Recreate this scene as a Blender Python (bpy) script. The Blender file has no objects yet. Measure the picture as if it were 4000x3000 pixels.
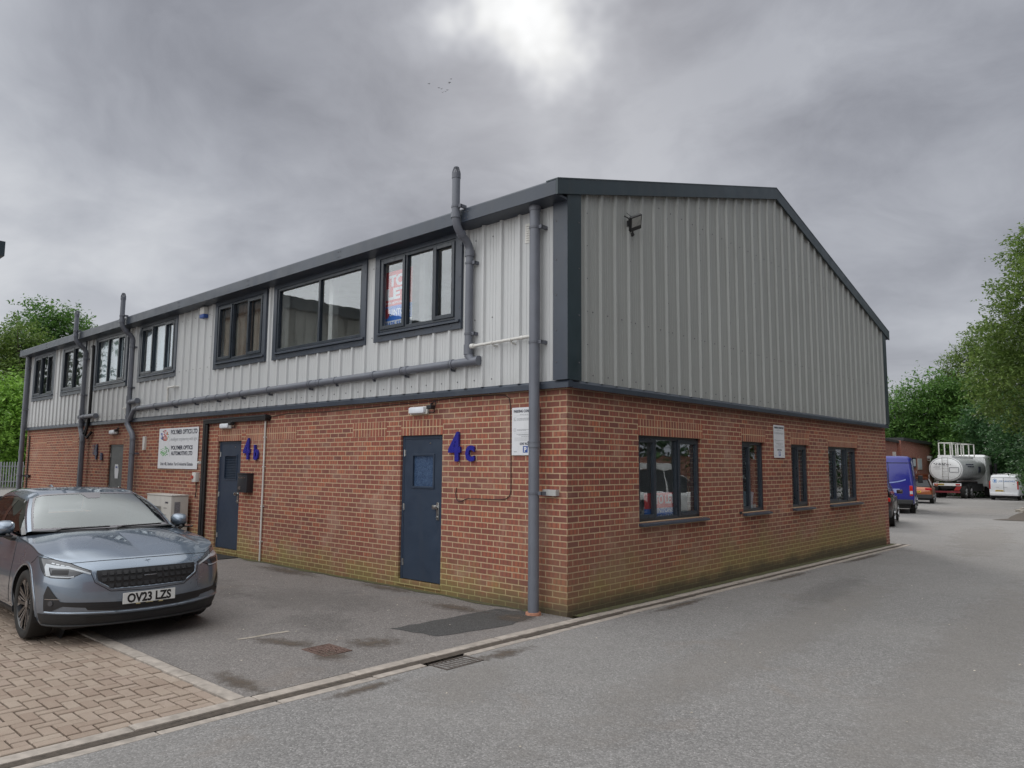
import bpy, bmesh, math, random
from mathutils import Vector, Matrix, noise
R=math.radians; pi=math.pi
random.seed(7)
C=bpy.context.scene.collection
scene=bpy.context.scene
# ---------------------------------------------------------------- camera
cam=bpy.data.cameras.new('camera'); camo=bpy.data.objects.new('camera',cam); C.objects.link(camo)
cam.sensor_fit='HORIZONTAL'; cam.sensor_width=36; cam.lens=36*2915.24/4000; cam.clip_start=.05; cam.clip_end=2000
def cam_matrix(loc,yaw,pitch,roll):
    f=Vector((math.sin(yaw)*math.cos(pitch),math.cos(yaw)*math.cos(pitch),math.sin(pitch)))
    r0=Vector((math.cos(yaw),-math.sin(yaw),0)); u0=r0.cross(f)
    r=r0*math.cos(roll)+u0*math.sin(roll); u=-r0*math.sin(roll)+u0*math.cos(roll)
    m=Matrix((r,u,-f)).transposed().to_4x4(); m.translation=Vector(loc); return m
camo.matrix_world=cam_matrix((5.7008,-7.2530,1.8429),-.7402,.1062,.0073)
scene.camera=camo
scene.view_settings.view_transform='Standard'; scene.view_settings.look='None'
scene.view_settings.exposure=0.08; scene.view_settings.gamma=1.0
# ---------------------------------------------------------------- node helper
class NT:
    def __init__(s,tree): s.t=tree; s.t.nodes.clear()
    def n(s,typ,ins=None,out=0,**props):
        nd=s.t.nodes.new('ShaderNode'+typ)
        for k,v in props.items(): setattr(nd,k,v)
        for k,v in (ins or {}).items():
            sock=nd.inputs[k]
            if isinstance(v,bpy.types.NodeSocket): s.t.links.new(v,sock)
            else:
                if isinstance(v,tuple) and len(v)==3 and sock.type=='RGBA': v=v+(1,)
                sock.default_value=v
        return nd.outputs[out] if len(nd.outputs) else None
    def math(s,op,a,b=0,c=None,clamp=False):
        ins={0:a,1:b}
        if c is not None: ins[2]=c
        return s.n('Math',ins,operation=op,use_clamp=clamp)
    def vm(s,op,a,b=(0,0,0),out=0):
        return s.n('VectorMath',{0:a,1:b},out=out,operation=op)
    def mix(s,f,a,b,bt='MIX'):
        nd=s.t.nodes.new('ShaderNodeMix'); nd.data_type='RGBA'; nd.blend_type=bt; nd.clamp_factor=True
        for i,v in ((0,f),(6,a),(7,b)):
            if isinstance(v,bpy.types.NodeSocket): s.t.links.new(v,nd.inputs[i])
            else: nd.inputs[i].default_value=(v+(1,)) if isinstance(v,tuple) and len(v)==3 else v
        return nd.outputs[2]
    def ramp(s,f,stops,interp='LINEAR'):
        nd=s.t.nodes.new('ShaderNodeValToRGB'); cr=nd.color_ramp; cr.interpolation=interp
        while len(cr.elements)<len(stops): cr.elements.new(.5)
        for e,(p,c) in zip(cr.elements,stops):
            e.position=p; e.color=(c,c,c,1) if not isinstance(c,tuple) else c+(1,)
        s.t.links.new(f,nd.inputs[0]); return nd.outputs[0]
    def noise(s,vec,scale,detail=4,rough=.55,dist=0,out=0):
        return s.n('TexNoise',{'Vector':vec,'Scale':scale,'Detail':detail,'Roughness':rough,'Distortion':dist},out=out)
    def maprange(s,v,a,b,c=0.,d=1.):
        return s.n('MapRange',{'Value':v,'From Min':a,'From Max':b,'To Min':c,'To Max':d})
# ---------------------------------------------------------------- world
W=bpy.data.worlds.new('World'); scene.world=W; W.use_nodes=True
w=NT(W.node_tree)
SUN_D=Vector((-.542,.648,.535)).normalized()
sun_el=math.asin(SUN_D.z); sun_az=math.atan2(SUN_D.x,SUN_D.y)
sky=w.n('TexSky',sky_type='NISHITA',sun_disc=False,sun_elevation=sun_el,sun_rotation=sun_az%(2*pi))
d=w.vm('NORMALIZE',w.n('TexCoord',out=0))
dz=w.n('SeparateXYZ',{0:d},out=2)
zc=w.math('ADD',w.math('MAXIMUM',dz,0.0),.34)
pv=w.vm('SCALE',d); pv.node.inputs['Scale'].default_value=1
w.t.links.new(w.math('DIVIDE',1.0,zc),pv.node.inputs['Scale'])
warp=w.vm('ADD',pv,w.vm('SCALE',w.noise(pv,1.3,3,.5,out=1)))
warp.node.inputs[1].links[0].from_node.inputs['Scale'].default_value=.55
n1=w.noise(warp,1.25,5,.5)
n2=w.noise(warp,3.4,8,.6,.2)
cl=w.math('ADD',w.math('MULTIPLY',n1,.66),w.math('MULTIPLY',n2,.34))
base=w.maprange(cl,.36,.64,.225,.49)
def lobe(dx,k,amp,prev):
    c=w.vm('DOT_PRODUCT',w.vm('NORMALIZE',w.vm('ADD',d,w.vm('SCALE',w.vm('SUBTRACT',w.noise(d,4.5,4,.6,out=1),(.5,.5,.5))))),Vector(dx).normalized()[:],out=1)
    c.node.inputs[0].links[0].from_node.inputs[0].links[0].from_node.inputs[1].links[0].from_node.inputs['Scale'].default_value=.24
    g=w.math('EXPONENT',w.math('MULTIPLY',w.math('SUBTRACT',c,1.0),k))
    return w.math('ADD',prev,w.math('MULTIPLY',g,amp))
v=base
v=lobe((-.535,.640,.560),560,.42,v)
v=lobe((-.590,.612,.552),900,.35,v)
v=lobe((-.575,.62,.54),160,.16,v)
v=lobe((-.762,.464,.452),26,-.075,v)
v=lobe((-.49,.715,.50),40,-.10,v)
v=lobe((-.123,.924,.361),20,-.05,v)
v=lobe((-.904,.322,.283),60,-.06,v)
v=lobe((-.945,.29,.14),45,.33,v)
v=lobe((-.195,.976,.085),30,.16,v)
v=lobe((-.55,.745,.36),60,.08,v)
# an overcast sky is brightest towards the zenith
zen=w.maprange(dz,.60,.86,0.,1.); zen.node.interpolation_type='SMOOTHSTEP'
v=w.math('ADD',v,w.math('MULTIPLY',zen,.95))
# extra light added to the unseen sky behind the camera, for the front wall
bk=w.maprange(w.vm('DOT_PRODUCT',d,Vector((-.30,-.86,.42)).normalized()[:],out=1),.15,.9,0.,1.); bk.node.interpolation_type='SMOOTHSTEP'
v=w.math('ADD',v,w.math('MULTIPLY',bk,1.30))
ex=w.maprange(w.n('SeparateXYZ',{0:d},out=0),.15,.75,1.,.95)  # unseen sky facing the gable dimmed slightly to darken that wall
v=w.math('MULTIPLY',v,ex)
tint=w.ramp(w.maprange(v,.16,.8),[(0,(.925,.96,1.115)),(.45,(.95,.985,1.08)),(1,(.985,1.,1.01))])
ccol=w.vm('SCALE',tint); w.t.links.new(v,ccol.node.inputs['Scale'])
lin=w.math('LESS_THAN',dz,-.02)
ccol=w.mix(lin,ccol,(.12,.12,.12))
b1=w.n('Background',{'Color':sky,'Strength':.05}); b2=w.n('Background',{'Color':ccol,'Strength':1.0})
ms=w.n('MixShader',{0:.93,1:b1,2:b2}); w.n('OutputWorld',{'Surface':ms})
try: W.cycles.sampling_method='MANUAL'; W.cycles.sample_map_resolution=1024
except Exception: pass
# ---------------------------------------------------------------- sun
sl=bpy.data.lights.new('sun','SUN'); sl.energy=1.2; sl.angle=R(16); sl.color=(1,.96,.9)
so=bpy.data.objects.new('sun',sl); C.objects.link(so); so.rotation_euler=SUN_D.to_track_quat('Z','Y').to_euler(); so.location=(0,0,30)
# ---------------------------------------------------------------- mesh builder
def G(y):
    if y<=0: return 0.
    yy=min(y,85); return -(.004*yy+.00012*yy*yy)
class MB:
    def __init__(s): s.v=[]; s.f=[]; s.m=[]; s.uv=None
    def face(s,pts,mi=0):
        i=len(s.v); s.v.extend([tuple(p) for p in pts]); s.f.append(tuple(range(i,i+len(pts)))); s.m.append(mi); return s
    def mesh(s,vs,fs,mi=0):
        i=len(s.v); s.v.extend([tuple(p) for p in vs])
        for f in fs: s.f.append(tuple(i+k for k in f)); s.m.append(mi)
        return s
    def box(s,x0,x1,y0,y1,z0,z1,mi=0,mp=None,bev=0):
        if x0>x1:x0,x1=x1,x0
        if y0>y1:y0,y1=y1,y0
        if z0>z1:z0,z1=z1,z0
        q=[(x,y,z) for z in (z0,z1) for y in (y0,y1) for x in (x0,x1)]
        fs=[(0,2,3,1),(4,5,7,6),(0,1,5,4),(2,6,7,3),(0,4,6,2),(1,3,7,5)]
        if bev>0:
            b=bmesh.new(); vs=[b.verts.new(p) for p in q]
            for f in fs: b.faces.new([vs[k] for k in f])
            bmesh.ops.bevel(b,geom=b.edges[:],offset=bev,segments=2,affect='EDGES',profile=.6)
            b.verts.index_update()
            q=[tuple(p.co) for p in b.verts]; fs=[tuple(x.index for x in f.verts) for f in b.faces]; b.free()
        if mp: q=[mp(*p) for p in q]
        return s.mesh(q,fs,mi)
    def ext(s,poly,h0,h1,mp=lambda a,b,h:(a,b,h),mi=0,cap=True):
        n=len(poly); vs=[mp(a,b,h0) for a,b in poly]+[mp(a,b,h1) for a,b in poly]
        fs=[(i,(i+1)%n,n+(i+1)%n,n+i) for i in range(n)]
        if cap: fs+=[tuple(range(n-1,-1,-1)),tuple(range(n,2*n))]
        return s.mesh(vs,fs,mi)
    def tube(s,path,r,n=12,mi=0,cap=True):
        P=[Vector(p) for p in path]; rs=r if isinstance(r,(list,tuple)) else [r]*len(P)
        up=None; vs=[]; fs=[]
        for i,p in enumerate(P):
            t=((P[i+1]-p) if i<len(P)-1 else (p-P[i-1]))
            if 0<i<len(P)-1: t=(P[i+1]-p).normalized()+(p-P[i-1]).normalized()
            t.normalize()
            if up is None:
                up=Vector((0,0,1)) if abs(t.z)<.9 else Vector((1,0,0))
            a=(up-t*up.dot(t)).normalized(); up=a; b=t.cross(a)
            for k in range(n):
                an=2*pi*k/n; vs.append(p+(a*math.cos(an)+b*math.sin(an))*rs[i])
        for i in range(len(P)-1):
            for k in range(n): fs.append((i*n+k,i*n+(k+1)%n,(i+1)*n+(k+1)%n,(i+1)*n+k))
        if cap: fs+=[tuple(range(n-1,-1,-1)),tuple((len(P)-1)*n+k for k in range(n))]
        return s.mesh(vs,fs,mi)
    def cyl(s,p0,p1,r,n=16,mi=0): return s.tube([p0,p1],r,n,mi)
    def grid(s,fn,nu,nv,mi=0):
        vs=[fn(i/nu,j/nv) for i in range(nu+1) for j in range(nv+1)]
        fs=[(i*(nv+1)+j,(i+1)*(nv+1)+j,(i+1)*(nv+1)+j+1,i*(nv+1)+j+1) for i in range(nu) for j in range(nv)]
        return s.mesh(vs,fs,mi)
def arc(p0,pc,p1,n=6):
    p0,pc,p1=Vector(p0),Vector(pc),Vector(p1)
    return [p0*(1-t)**2+pc*2*t*(1-t)+p1*t*t for t in [i/n for i in range(n+1)]]
def obj(name,b,mats,parent=None,smooth=None,weld=True,**kw):
    me=bpy.data.meshes.new(name); me.from_pydata(b.v,[],b.f)
    mats=mats if isinstance(mats,(list,tuple)) else [mats]
    for m in mats: me.materials.append(m)
    me.polygons.foreach_set('material_index',b.m)
    if weld or smooth:
        bm=bmesh.new(); bm.from_mesh(me)
        if weld: bmesh.ops.remove_doubles(bm,verts=bm.verts,dist=1e-5)
        bmesh.ops.recalc_face_normals(bm,faces=bm.faces) if weld else None
        if smooth:
            for f in bm.faces: f.smooth=True
            for e in bm.edges:
                if len(e.link_faces)!=2 or e.calc_face_angle(9)>R(smooth): e.smooth=False
        bm.to_mesh(me); bm.free()
    me.update()
    o=bpy.data.objects.new(name,me); C.objects.link(o)
    if parent: o.parent=parent
    for k,v in kw.items(): o[k]=v
    return o
def empty(name,label,cat,loc=(0,0,0),rz=0,group=None):
    o=bpy.data.objects.new(name,None); C.objects.link(o); o.location=loc; o.rotation_euler=(0,0,rz)
    o.empty_display_size=.2; o['label']=label; o['category']=cat
    if group: o['group']=group
    return o
def tag(o,label,cat,group=None):
    o['label']=label; o['category']=cat
    if group: o['group']=group
    return o
def struct(name,b,m,**k): return obj(name,b,m,kind='structure',**k)
_tc={}
def text(b,s,size,mp,a0,h0,depth=.002,mi=0,bold=0.,sx=1.,align='LEFT',w=None,resolution=3,spacing=1.0):
    """lettering as real geometry; mp(a,b,h) maps the text plane into the place"""
    cu=bpy.data.curves.new('lettering','FONT'); cu.body=s; cu.size=size; cu.offset=bold; cu.extrude=depth/2
    cu.resolution_u=resolution; cu.space_character=spacing
    o=bpy.data.objects.new('lettering',cu); C.objects.link(o)
    dg=bpy.context.evaluated_depsgraph_get(); me=bpy.data.meshes.new_from_object(o.evaluated_get(dg))
    bpy.data.objects.remove(o); bpy.data.curves.remove(cu)
    vs=[v.co.copy() for v in me.vertices]; fs=[tuple(p.vertices) for p in me.polygons]; bpy.data.meshes.remove(me)
    x0=min(v.x for v in vs); x1=max(v.x for v in vs)
    if w: sx=w/(x1-x0)
    off={'LEFT':-x0*sx,'CENTER':-(x0+x1)/2*sx,'RIGHT':-x1*sx}[align]
    b.mesh([mp(a0+v.x*sx+off,h0+v.y,v.z+depth/2) for v in vs],fs,mi)
    return (x1-x0)*sx
# ---------------------------------------------------------------- materials
def mat(name,fn):
    m=bpy.data.materials.new(name); m.use_nodes=True; t=NT(m.node_tree)
    sh=fn(t); t.n('OutputMaterial',{'Surface':sh}); return m
def pbr(t,col,rough=.6,metal=0.,bump=None,bs=.3,bd=.01,coat=0.,ior=1.5,spec=.5,cr=.03):
    ins={'Base Color':col,'Roughness':rough,'Metallic':metal,'Coat Weight':coat,'Coat Roughness':cr,'IOR':ior,'Specular IOR Level':spec}
    if bump is not None: ins['Normal']=t.n('Bump',{'Height':bump,'Strength':bs,'Distance':bd})
    return t.n('BsdfPrincipled',ins)
def simple(name,col,rough=.6,metal=0.,var=.12,scale=3.,coat=0.,bs=0.,grime=.0,spec=.5,fine=60.):
    def fn(t):
        oc=t.n('TexCoord',out=3)
        n=t.noise(oc,scale,5,.6); 
        c=t.mix(t.maprange(n,.3,.7),tuple(x*(1-var) for x in col),tuple(min(1,x*(1+var)) for x in col))
        if grime:
            g=t.noise(t.vm('MULTIPLY',oc,(3,3,.5)),2.2,6,.65)
            c=t.mix(t.maprange(g,.5,.8,0.,grime),c,(.09,.085,.075))
        return pbr(t,c,t.maprange(t.noise(oc,scale*4,3),.3,.7,max(.02,rough-.06),min(1,rough+.08)),metal,t.noise(oc,fine,3) if bs else None,bs,.002,coat,spec=spec)
    return mat(name,fn)
def brick_mat(name,soldier=False,moss=True,tone=(1,1,1),zoff=0.,wear=1.):
    def fn(t):
        oc=t.n('TexCoord',out=3)
        sep=t.n('SeparateXYZ',{0:oc}); x,y,z=sep.node.outputs
        u=t.math('ADD',x,y)
        wob=t.noise(t.n('CombineXYZ',{0:u,1:z}),9,3,.5)
        wz=t.math('MULTIPLY',t.math('SUBTRACT',wob,.5),.006)
        zz=t.math('ADD',t.math('ADD',z,zoff),wz)
        uu=t.math('ADD',u,t.math('MULTIPLY',t.math('SUBTRACT',t.noise(t.n('CombineXYZ',{0:z,1:u}),17,2),.5),.006))
        vec=t.n('CombineXYZ',{0:zz,1:uu}) if soldier else t.n('CombineXYZ',{0:uu,1:zz})
        ins={'Vector':vec,'Color1':(0,0,0,1),'Color2':(1,1,1,1),'Mortar':(.5,.5,.5,1),'Scale':1.,'Mortar Size':.0075,'Mortar Smooth':.12,'Bias':0.,'Brick Width':.225 if not soldier else .3,'Row Height':.075}
        br=t.n('TexBrick',ins,offset=0. if soldier else .5,offset_frequency=2)
        fac=br.node.outputs[1]
        rnd=t.n('SeparateColor',{0:br})
        tone1=t.ramp(rnd,[(0,(.135,.050,.050)),(.22,(.215,.062,.052)),(.45,(.30,.080,.060)),(.65,(.22,.070,.060)),(.85,(.33,.092,.062)),(1,(.42,.135,.078))])
        # kiln kiss marks: darker bands inside a brick
        kk=t.n('TexWave',{'Vector':t.n('CombineXYZ',{0:t.math('ADD',uu,t.math('MULTIPLY',rnd,3.7)),1:t.math('MULTIPLY',zz,.2)}),'Scale':4.44,'Distortion':1.2,'Detail':2.,'Detail Scale':2.},out=1)
        tone2=t.mix(t.maprange(kk,.40,.75,0.,.62),tone1,(.15,.055,.05))
        fine=t.noise(oc,140,4,.7)
        tone2=t.mix(t.maprange(fine,.35,.75,0.,.35),tone2,(.38,.17,.13))
        big=t.noise(oc,.8,5,.6)
        tone2=t.mix(t.maprange(big,.38,.68,0.,.6),tone2,(.26,.115,.095))
        mort=t.mix(t.noise(oc,6,4),(.42,.29,.20),(.54,.385,.275))
        col=t.mix(fac,tone2,mort)
        # bleached soft haze of lime in patches
        lim=t.maprange(t.noise(oc,1.5,6,.7,.6),.53,.74,0.,.55*wear)
        col=t.mix(lim,col,(.44,.30,.25))
        if moss:
            g=t.noise(oc,1.15,5,.62); g2=t.noise(oc,7,5,.7)
            lvl=t.math('ADD',t.math('MULTIPLY',t.math('SUBTRACT',g,.5),1.5),t.math('MULTIPLY',t.math('SUBTRACT',g2,.5),.35))
            side=t.maprange(y,.1,5.,0.,.24)
            hgt=t.math('ADD',t.math('ADD',.36,lvl),side)
            m=t.math('SUBTRACT',hgt,z)
            m1=t.maprange(m,-.12,.38,0.,.72)
            col=t.mix(m1,col,t.mix(fac,t.mix(g2,(.19,.15,.06),(.30,.25,.085)),(.46,.41,.16)))
            # damp brown staining higher up on the gable
            dm=t.maprange(t.math('SUBTRACT',t.math('ADD',.95,lvl),z),-.2,.5,0.,1.)
            dm=t.math('MULTIPLY',dm,t.maprange(x,-1.2,-.1,0.10,.42))
            col=t.mix(dm,col,(.20,.125,.085))
            # black algae on the lowest courses by the corner
            bk=t.maprange(t.math('SUBTRACT',t.math('ADD',.17,t.math('MULTIPLY',lvl,.22)),z),-.06,.1,0.,.78)
            bk=t.math('MULTIPLY',bk,t.maprange(x,-2.4,-.5,.25,1.))
            col=t.mix(bk,col,(.055,.05,.042))
            # rain-dark blotches under the flashing
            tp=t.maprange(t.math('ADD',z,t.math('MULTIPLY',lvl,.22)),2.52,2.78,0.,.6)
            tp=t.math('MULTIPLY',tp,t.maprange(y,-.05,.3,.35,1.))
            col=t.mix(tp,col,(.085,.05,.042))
        col=t.mix(1.,col,tone,'MULTIPLY')
        h=t.math('ADD',t.math('MULTIPLY',t.math('SUBTRACT',1.,fac),1.),t.math('MULTIPLY',fine,.35))
        return pbr(t,col,.88,0,h,.55,.006,spec=.25)
    return mat(name,fn)
def clad_mat(name,col,streak=.3):
    def fn(t):
        oc=t.n('TexCoord',out=3)
        n=t.noise(t.vm('MULTIPLY',oc,(1,1,.12)),5,6,.65)
        n2=t.noise(oc,1.1,5,.6)
        c=t.mix(t.maprange(n,.35,.75,0.,streak),col,tuple(q*.66 for q in col))
        c=t.mix(t.maprange(n2,.45,.8,0.,.22),c,tuple(q*1.16 for q in col))
        sx=t.n('SeparateXYZ',{0:oc}); shid=t.math('FLOOR',t.math('ADD',t.math('ADD',sx,sx.node.outputs[1]),.31))
        wn=t.n('TexWhiteNoise',{'W':shid},noise_dimensions='1D'); c=t.mix(t.maprange(wn,0.,1.,0.,.16),c,tuple(q*.78 for q in col))
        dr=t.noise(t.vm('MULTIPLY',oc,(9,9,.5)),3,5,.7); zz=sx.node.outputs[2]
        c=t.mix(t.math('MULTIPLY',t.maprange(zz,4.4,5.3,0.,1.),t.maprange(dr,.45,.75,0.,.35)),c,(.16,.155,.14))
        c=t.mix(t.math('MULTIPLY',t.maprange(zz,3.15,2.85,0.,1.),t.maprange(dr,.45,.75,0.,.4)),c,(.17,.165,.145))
        sp=t.math('GREATER_THAN',t.noise(oc,55,3,.6),.74)
        c=t.mix(t.math('MULTIPLY',sp,.35),c,tuple(q*.45 for q in col))
        return pbr(t,c,t.maprange(n,.3,.7,.36,.5),0,t.noise(t.vm('MULTIPLY',oc,(1,1,.5)),2.6,3),.22,.02,spec=.45)
    return mat(name,fn)
MBRICK=brick_mat('brickwork',tone=(1.04,1.08,.99)); MSOLD=brick_mat('soldier_brickwork',True,False,(1.10,1.12,1.0),zoff=.03)
MBRICK2=brick_mat('plain_brickwork',False,False)
MCLAD=clad_mat('cladding_pale',(.55,.56,.565),.22); MCLADSHADE=clad_mat('cladding_shaded',(.345,.355,.345),.22)  # same paint as the front wall, gable shade put into its colour
MSCREW=simple('screw',(.10,.10,.11),.5)
MTRIM=simple('anthracite_trim',(.043,.054,.075),.36,var=.18,scale=1.3,grime=.25)
MTRIMD=simple('dark_green_trim',(.028,.045,.055),.36,var=.18,scale=1.3,grime=.2)
MFRAME=simple('window_frame_paint',(.022,.03,.042),.32,var=.2,scale=4)
MDOOR=simple('door_paint',(.030,.046,.075),.38,var=.10,scale=2.5,grime=.12)
MDOORG=simple('door_paint_olive',(.045,.05,.05),.45,var=.1)
MPVC=simple('grey_plastic_pipe',(.145,.155,.185),.42,var=.10,scale=3,grime=.28)
MPVCD=simple('grey_plastic_fitting',(.115,.122,.148),.45,var=.10,scale=3,grime=.2)
MWPVC=simple('white_plastic',(.62,.61,.58),.45,grime=.25)
MSTEEL=simple('brushed_steel',(.55,.55,.54),.3,1.)
MBLACK=simple('black_plastic',(.018,.018,.02),.45)
MBLACKP=simple('black_pipe',(.014,.014,.016),.55,var=.3,scale=8)
MWOOD=simple('brown_blind',(.12,.075,.05),.7,var=.3,scale=6)
MPLASTER=simple('interior_plaster',(.62,.61,.58),.8)
MFLOORI=simple('interior_carpet',(.10,.10,.11),.9)
MBLIND=simple('pale_blind',(.52,.58,.62),.7,var=.06)
MCONC=simple('concrete',(.36,.32,.27),.85,var=.25,scale=9,bs=.4,grime=.55)
MKERB=simple('kerb_concrete',(.37,.325,.285),.85,var=.22,scale=11,bs=.5,grime=.6,fine=90)
MTERRA=simple('terracotta',(.42,.2,.13),.85,var=.2,scale=20)
MROOF=clad_mat('roof_sheet',(.16,.17,.18))
MBLUE=simple('blue_acrylic',(.018,.02,.24),.28,var=.05,spec=.6)
MSIGNW=simple('sign_white',(.70,.71,.74),.4,var=.03,scale=1.5,grime=.1)
MINK=simple('sign_ink',(.04,.045,.07),.5); MINKG=simple('sign_grey_ink',(.30,.31,.33),.5); MINKB=simple('sign_blue',(.03,.08,.30),.45)
def glass_mat(name,tint=(.85,.9,.9),rf=1.,base=.06):
    def fn(t):
        lw=t.n('LayerWeight',{'Blend':.22},out=1)
        oc=t.n('TexCoord',out=3)
        nb=t.n('Bump',{'Height':t.noise(oc,1.6,2),'Strength':.045,'Distance':.05})
        f=t.math('ADD',t.math('MULTIPLY',lw,.85*rf),base,clamp=True)
        g=t.n('BsdfGlossy',{'Color':(.95,.98,1.,1),'Roughness':.015,'Normal':nb})
        tr=t.n('BsdfTransparent',{'Color':tint+(1,)})
        return t.n('MixShader',{0:f,1:tr,2:g})
    return mat(name,fn)
MGLASS=glass_mat('window_glass',(.92,.94,.94),.6,.07)
MGLASSU=glass_mat('upper_window_glass',(.95,.97,.98),.32,.075)
def fac(u,w,z): return (u,-w,z)      # long front wall: u along x, w outwards
def gab(u,w,z): return (w,u,z)       # gable wall: u along y, w outwards
# ================================================================ the brick and steel building
BLD=empty('industrial_unit','long two storey building with red brick ground floor and grey ribbed cladding above','building',(0,0,0))
L=12.82; F=22.0; HB=2.80; HE=5.34; YR=6.32; HR=7.11; HE2=5.25; OV=.33
def ztop(y): return HE+(HR-HE)*(y+OV)/(YR+OV) if y<YR else HR-(HR-HE2)*(y-YR)/(L+OV-YR)
def wallgrid(b,mp,u0,u1,z0,z1,wf,wb,holes,mi=0):
    us=sorted({u0,u1}|{h[k] for h in holes for k in (0,1)}); zs=sorted({z0,z1}|{h[k] for h in holes for k in (2,3)})
    def inh(u,z): return any(h[0]<u<h[1] and h[2]<z<h[3] for h in holes)
    for i in range(len(us)-1):
        for j in range(len(zs)-1):
            a,c,e,g=us[i],us[i+1],zs[j],zs[j+1]
            if inh((a+c)/2,(e+g)/2): continue
            for w in (wf,wb): b.face([mp(a,w,e),mp(c,w,e),mp(c,w,g),mp(a,w,g)],mi)
    for h in holes:
        a,c,e,g=h
        b.face([mp(a,wf,e),mp(a,wb,e),mp(a,wb,g),mp(a,wf,g)],mi); b.face([mp(c,wf,e),mp(c,wb,e),mp(c,wb,g),mp(c,wf,g)],mi)
        b.face([mp(a,wf,g),mp(a,wb,g),mp(c,wb,g),mp(c,wf,g)],mi); b.face([mp(a,wf,e),mp(a,wb,e),mp(c,wb,e),mp(c,wf,e)],mi)
    b.face([mp(u0,wf,z1),mp(u0,wb,z1),mp(u1,wb,z1),mp(u1,wf,z1)],mi)
    b.face([mp(u0,wf,z0),mp(u0,wb,z0),mp(u0,wb,z1),mp(u0,wf,z1)],mi); b.face([mp(u1,wf,z0),mp(u1,wb,z0),mp(u1,wb,z1),mp(u1,wf,z1)],mi)
D4A=(-14.96,-14.01,.12,2.25); D4B=(-9.035,-8.085,.125,2.25); D4C=(-3.195,-2.265,.13,2.25)
GW=[(1.60,3.385,1.05,2.25),(4.80,5.72,1.05,2.25),(6.90,7.78,1.05,2.25),(8.85,10.67,1.05,2.25)]
b=MB(); wallgrid(b,fac,-F,0,-.4,HB,0,-.26,[D4A,D4B,D4C]); obj('brick_wall',b,MBRICK,BLD,weld=False,label='red brick front wall with three doors')
b=MB(); wallgrid(b,gab,.26,L-.26,-.4,HB,0,-.26,GW); obj('brick_wall',b,MBRICK,BLD,weld=False,label='red brick gable wall with four windows, mossy at its foot')
b=MB(); wallgrid(b,lambda u,w,z:(u,L+w,z),-F,0,-.4,HB,0,-.26,[]); obj('brick_wall',b,MBRICK2,BLD,weld=False)
b=MB(); wallgrid(b,lambda u,w,z:(-F-w,u,z),.26,L-.26,-.4,HB,0,-.26,[]); obj('brick_wall',b,MBRICK2,BLD,weld=False)
# soldier courses
def lintel(mp,a,c): 
    b=MB(); b.box(a,c,-.02,.003,2.25,2.475,0,mp); obj('lintel',b,MSOLD,BLD)
for a,c in ((D4A[0],D4A[1]+.02),(D4B[0]-.03,D4B[1]),(-7.92,-6.12),(-4.43,-3.55),(D4C[0],D4C[1]+.005),(-21.34,-20.0),(-17.72,-17.3)): lintel(fac,a,c)
for g in GW: lintel(gab,g[0]-.01,g[1]+.04)
# cladding
def clad(b,mp,u0,u1,z0,zt,ph,holes,w0,grooves=True):
    pts=[u0]; prof={u0:w0}
    k0=math.floor((u0-ph)*3)-1; k1=math.ceil((u1-ph)*3)+1
    P=[]
    for k in range(k0,k1+1):
        c=ph+k/3
        P+= [(c-.034,w0),(c-.019,w0+.036),(c+.019,w0+.036),(c+.034,w0)]
        if grooves:
            for q in (.112,.168,.222): P+=[(c+q-.004,w0),(c+q,w0-.006),(c+q+.004,w0)]
    P=[p for p in P if u0<p[0]<u1]; P=[(u0,P[0][1])]+P+[(u1,P[-1][1])]
    for (a,wa),(c,wc) in zip(P,P[1:]):
        m=(a+c)/2; segs=[(z0,None)]
        for h in holes:
            if h[0]+.035<m<h[1]-.035: segs=[(z0,h[2]+.03)]+([(h[3]-.03,None)] if h[3]<zt(m) else [])
        for e,g in segs:
            ga=zt(a) if g is None else g; gc=zt(c) if g is None else g
            if ga<=e and gc<=e: continue
            b.face([mp(a,wa,e),mp(c,wc,e),mp(c,wc,gc),mp(a,wa,ga)],0)
    return P
def screw(b,mp,u,z,w):
    n=6; b.mesh([mp(u+.011*math.cos(k*pi/3),w,z+.011*math.sin(k*pi/3)) for k in range(n)]+[mp(u+.007*math.cos(k*pi/3),w+.007,z+.007*math.sin(k*pi/3)) for k in range(n)],
        [(k,(k+1)%n,n+(k+1)%n,n+k) for k in range(n)]+[tuple(range(n,2*n))],1)
UW=[(-21.5,-19.42,3.68,5.22),(-18.78,-16.86,3.70,5.22),(-16.12,-13.88,3.70,5.22),(-13.18,-11.05,3.73,5.22),(-9.25,-7.18,3.73,5.22),(-6.915,-4.045,3.72,5.22),(-3.82,-1.82,3.73,5.22)]
HC=2.875
b=MB(); clad(b,fac,-F+.06,-.12,HC,lambda u:5.24,-1.44+.0333,UW,.055)
for k in range(-62,0):
    u=-1.44+.0333+k/3+.16+1/3
    if u<-F+.1 or u>-.2: continue
    screw(b,fac,u,HC+.10,.055)
    if not any(h[0]-.02<u<h[1]+.02 for h in UW): screw(b,fac,u,3.82,.055); screw(b,fac,u,4.95,.055)
for k in range(-20,1,3):
    for j in range(5): 
        u=-1.44+.0333+k
        if u>-F+.1 and not any(h[0]-.05<u<h[1]+.05 for h in UW): screw(b,fac,u,3.1+j*.45,.087)
obj('cladding',b,[MCLAD,MSCREW],BLD,weld=False,label='pale ribbed metal cladding of the front wall')
b=MB(); clad(b,gab,.05,L-.04,HC,lambda u:ztop(u)-.10,.32,[],.045)
for k in range(0,38):
    u=.32+k/3+.16
    if u>L-.1: continue
    for z in (HC+.10,3.80,5.63):
        if z<ztop(u)-.35: screw(b,gab,u,z,.045)
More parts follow.
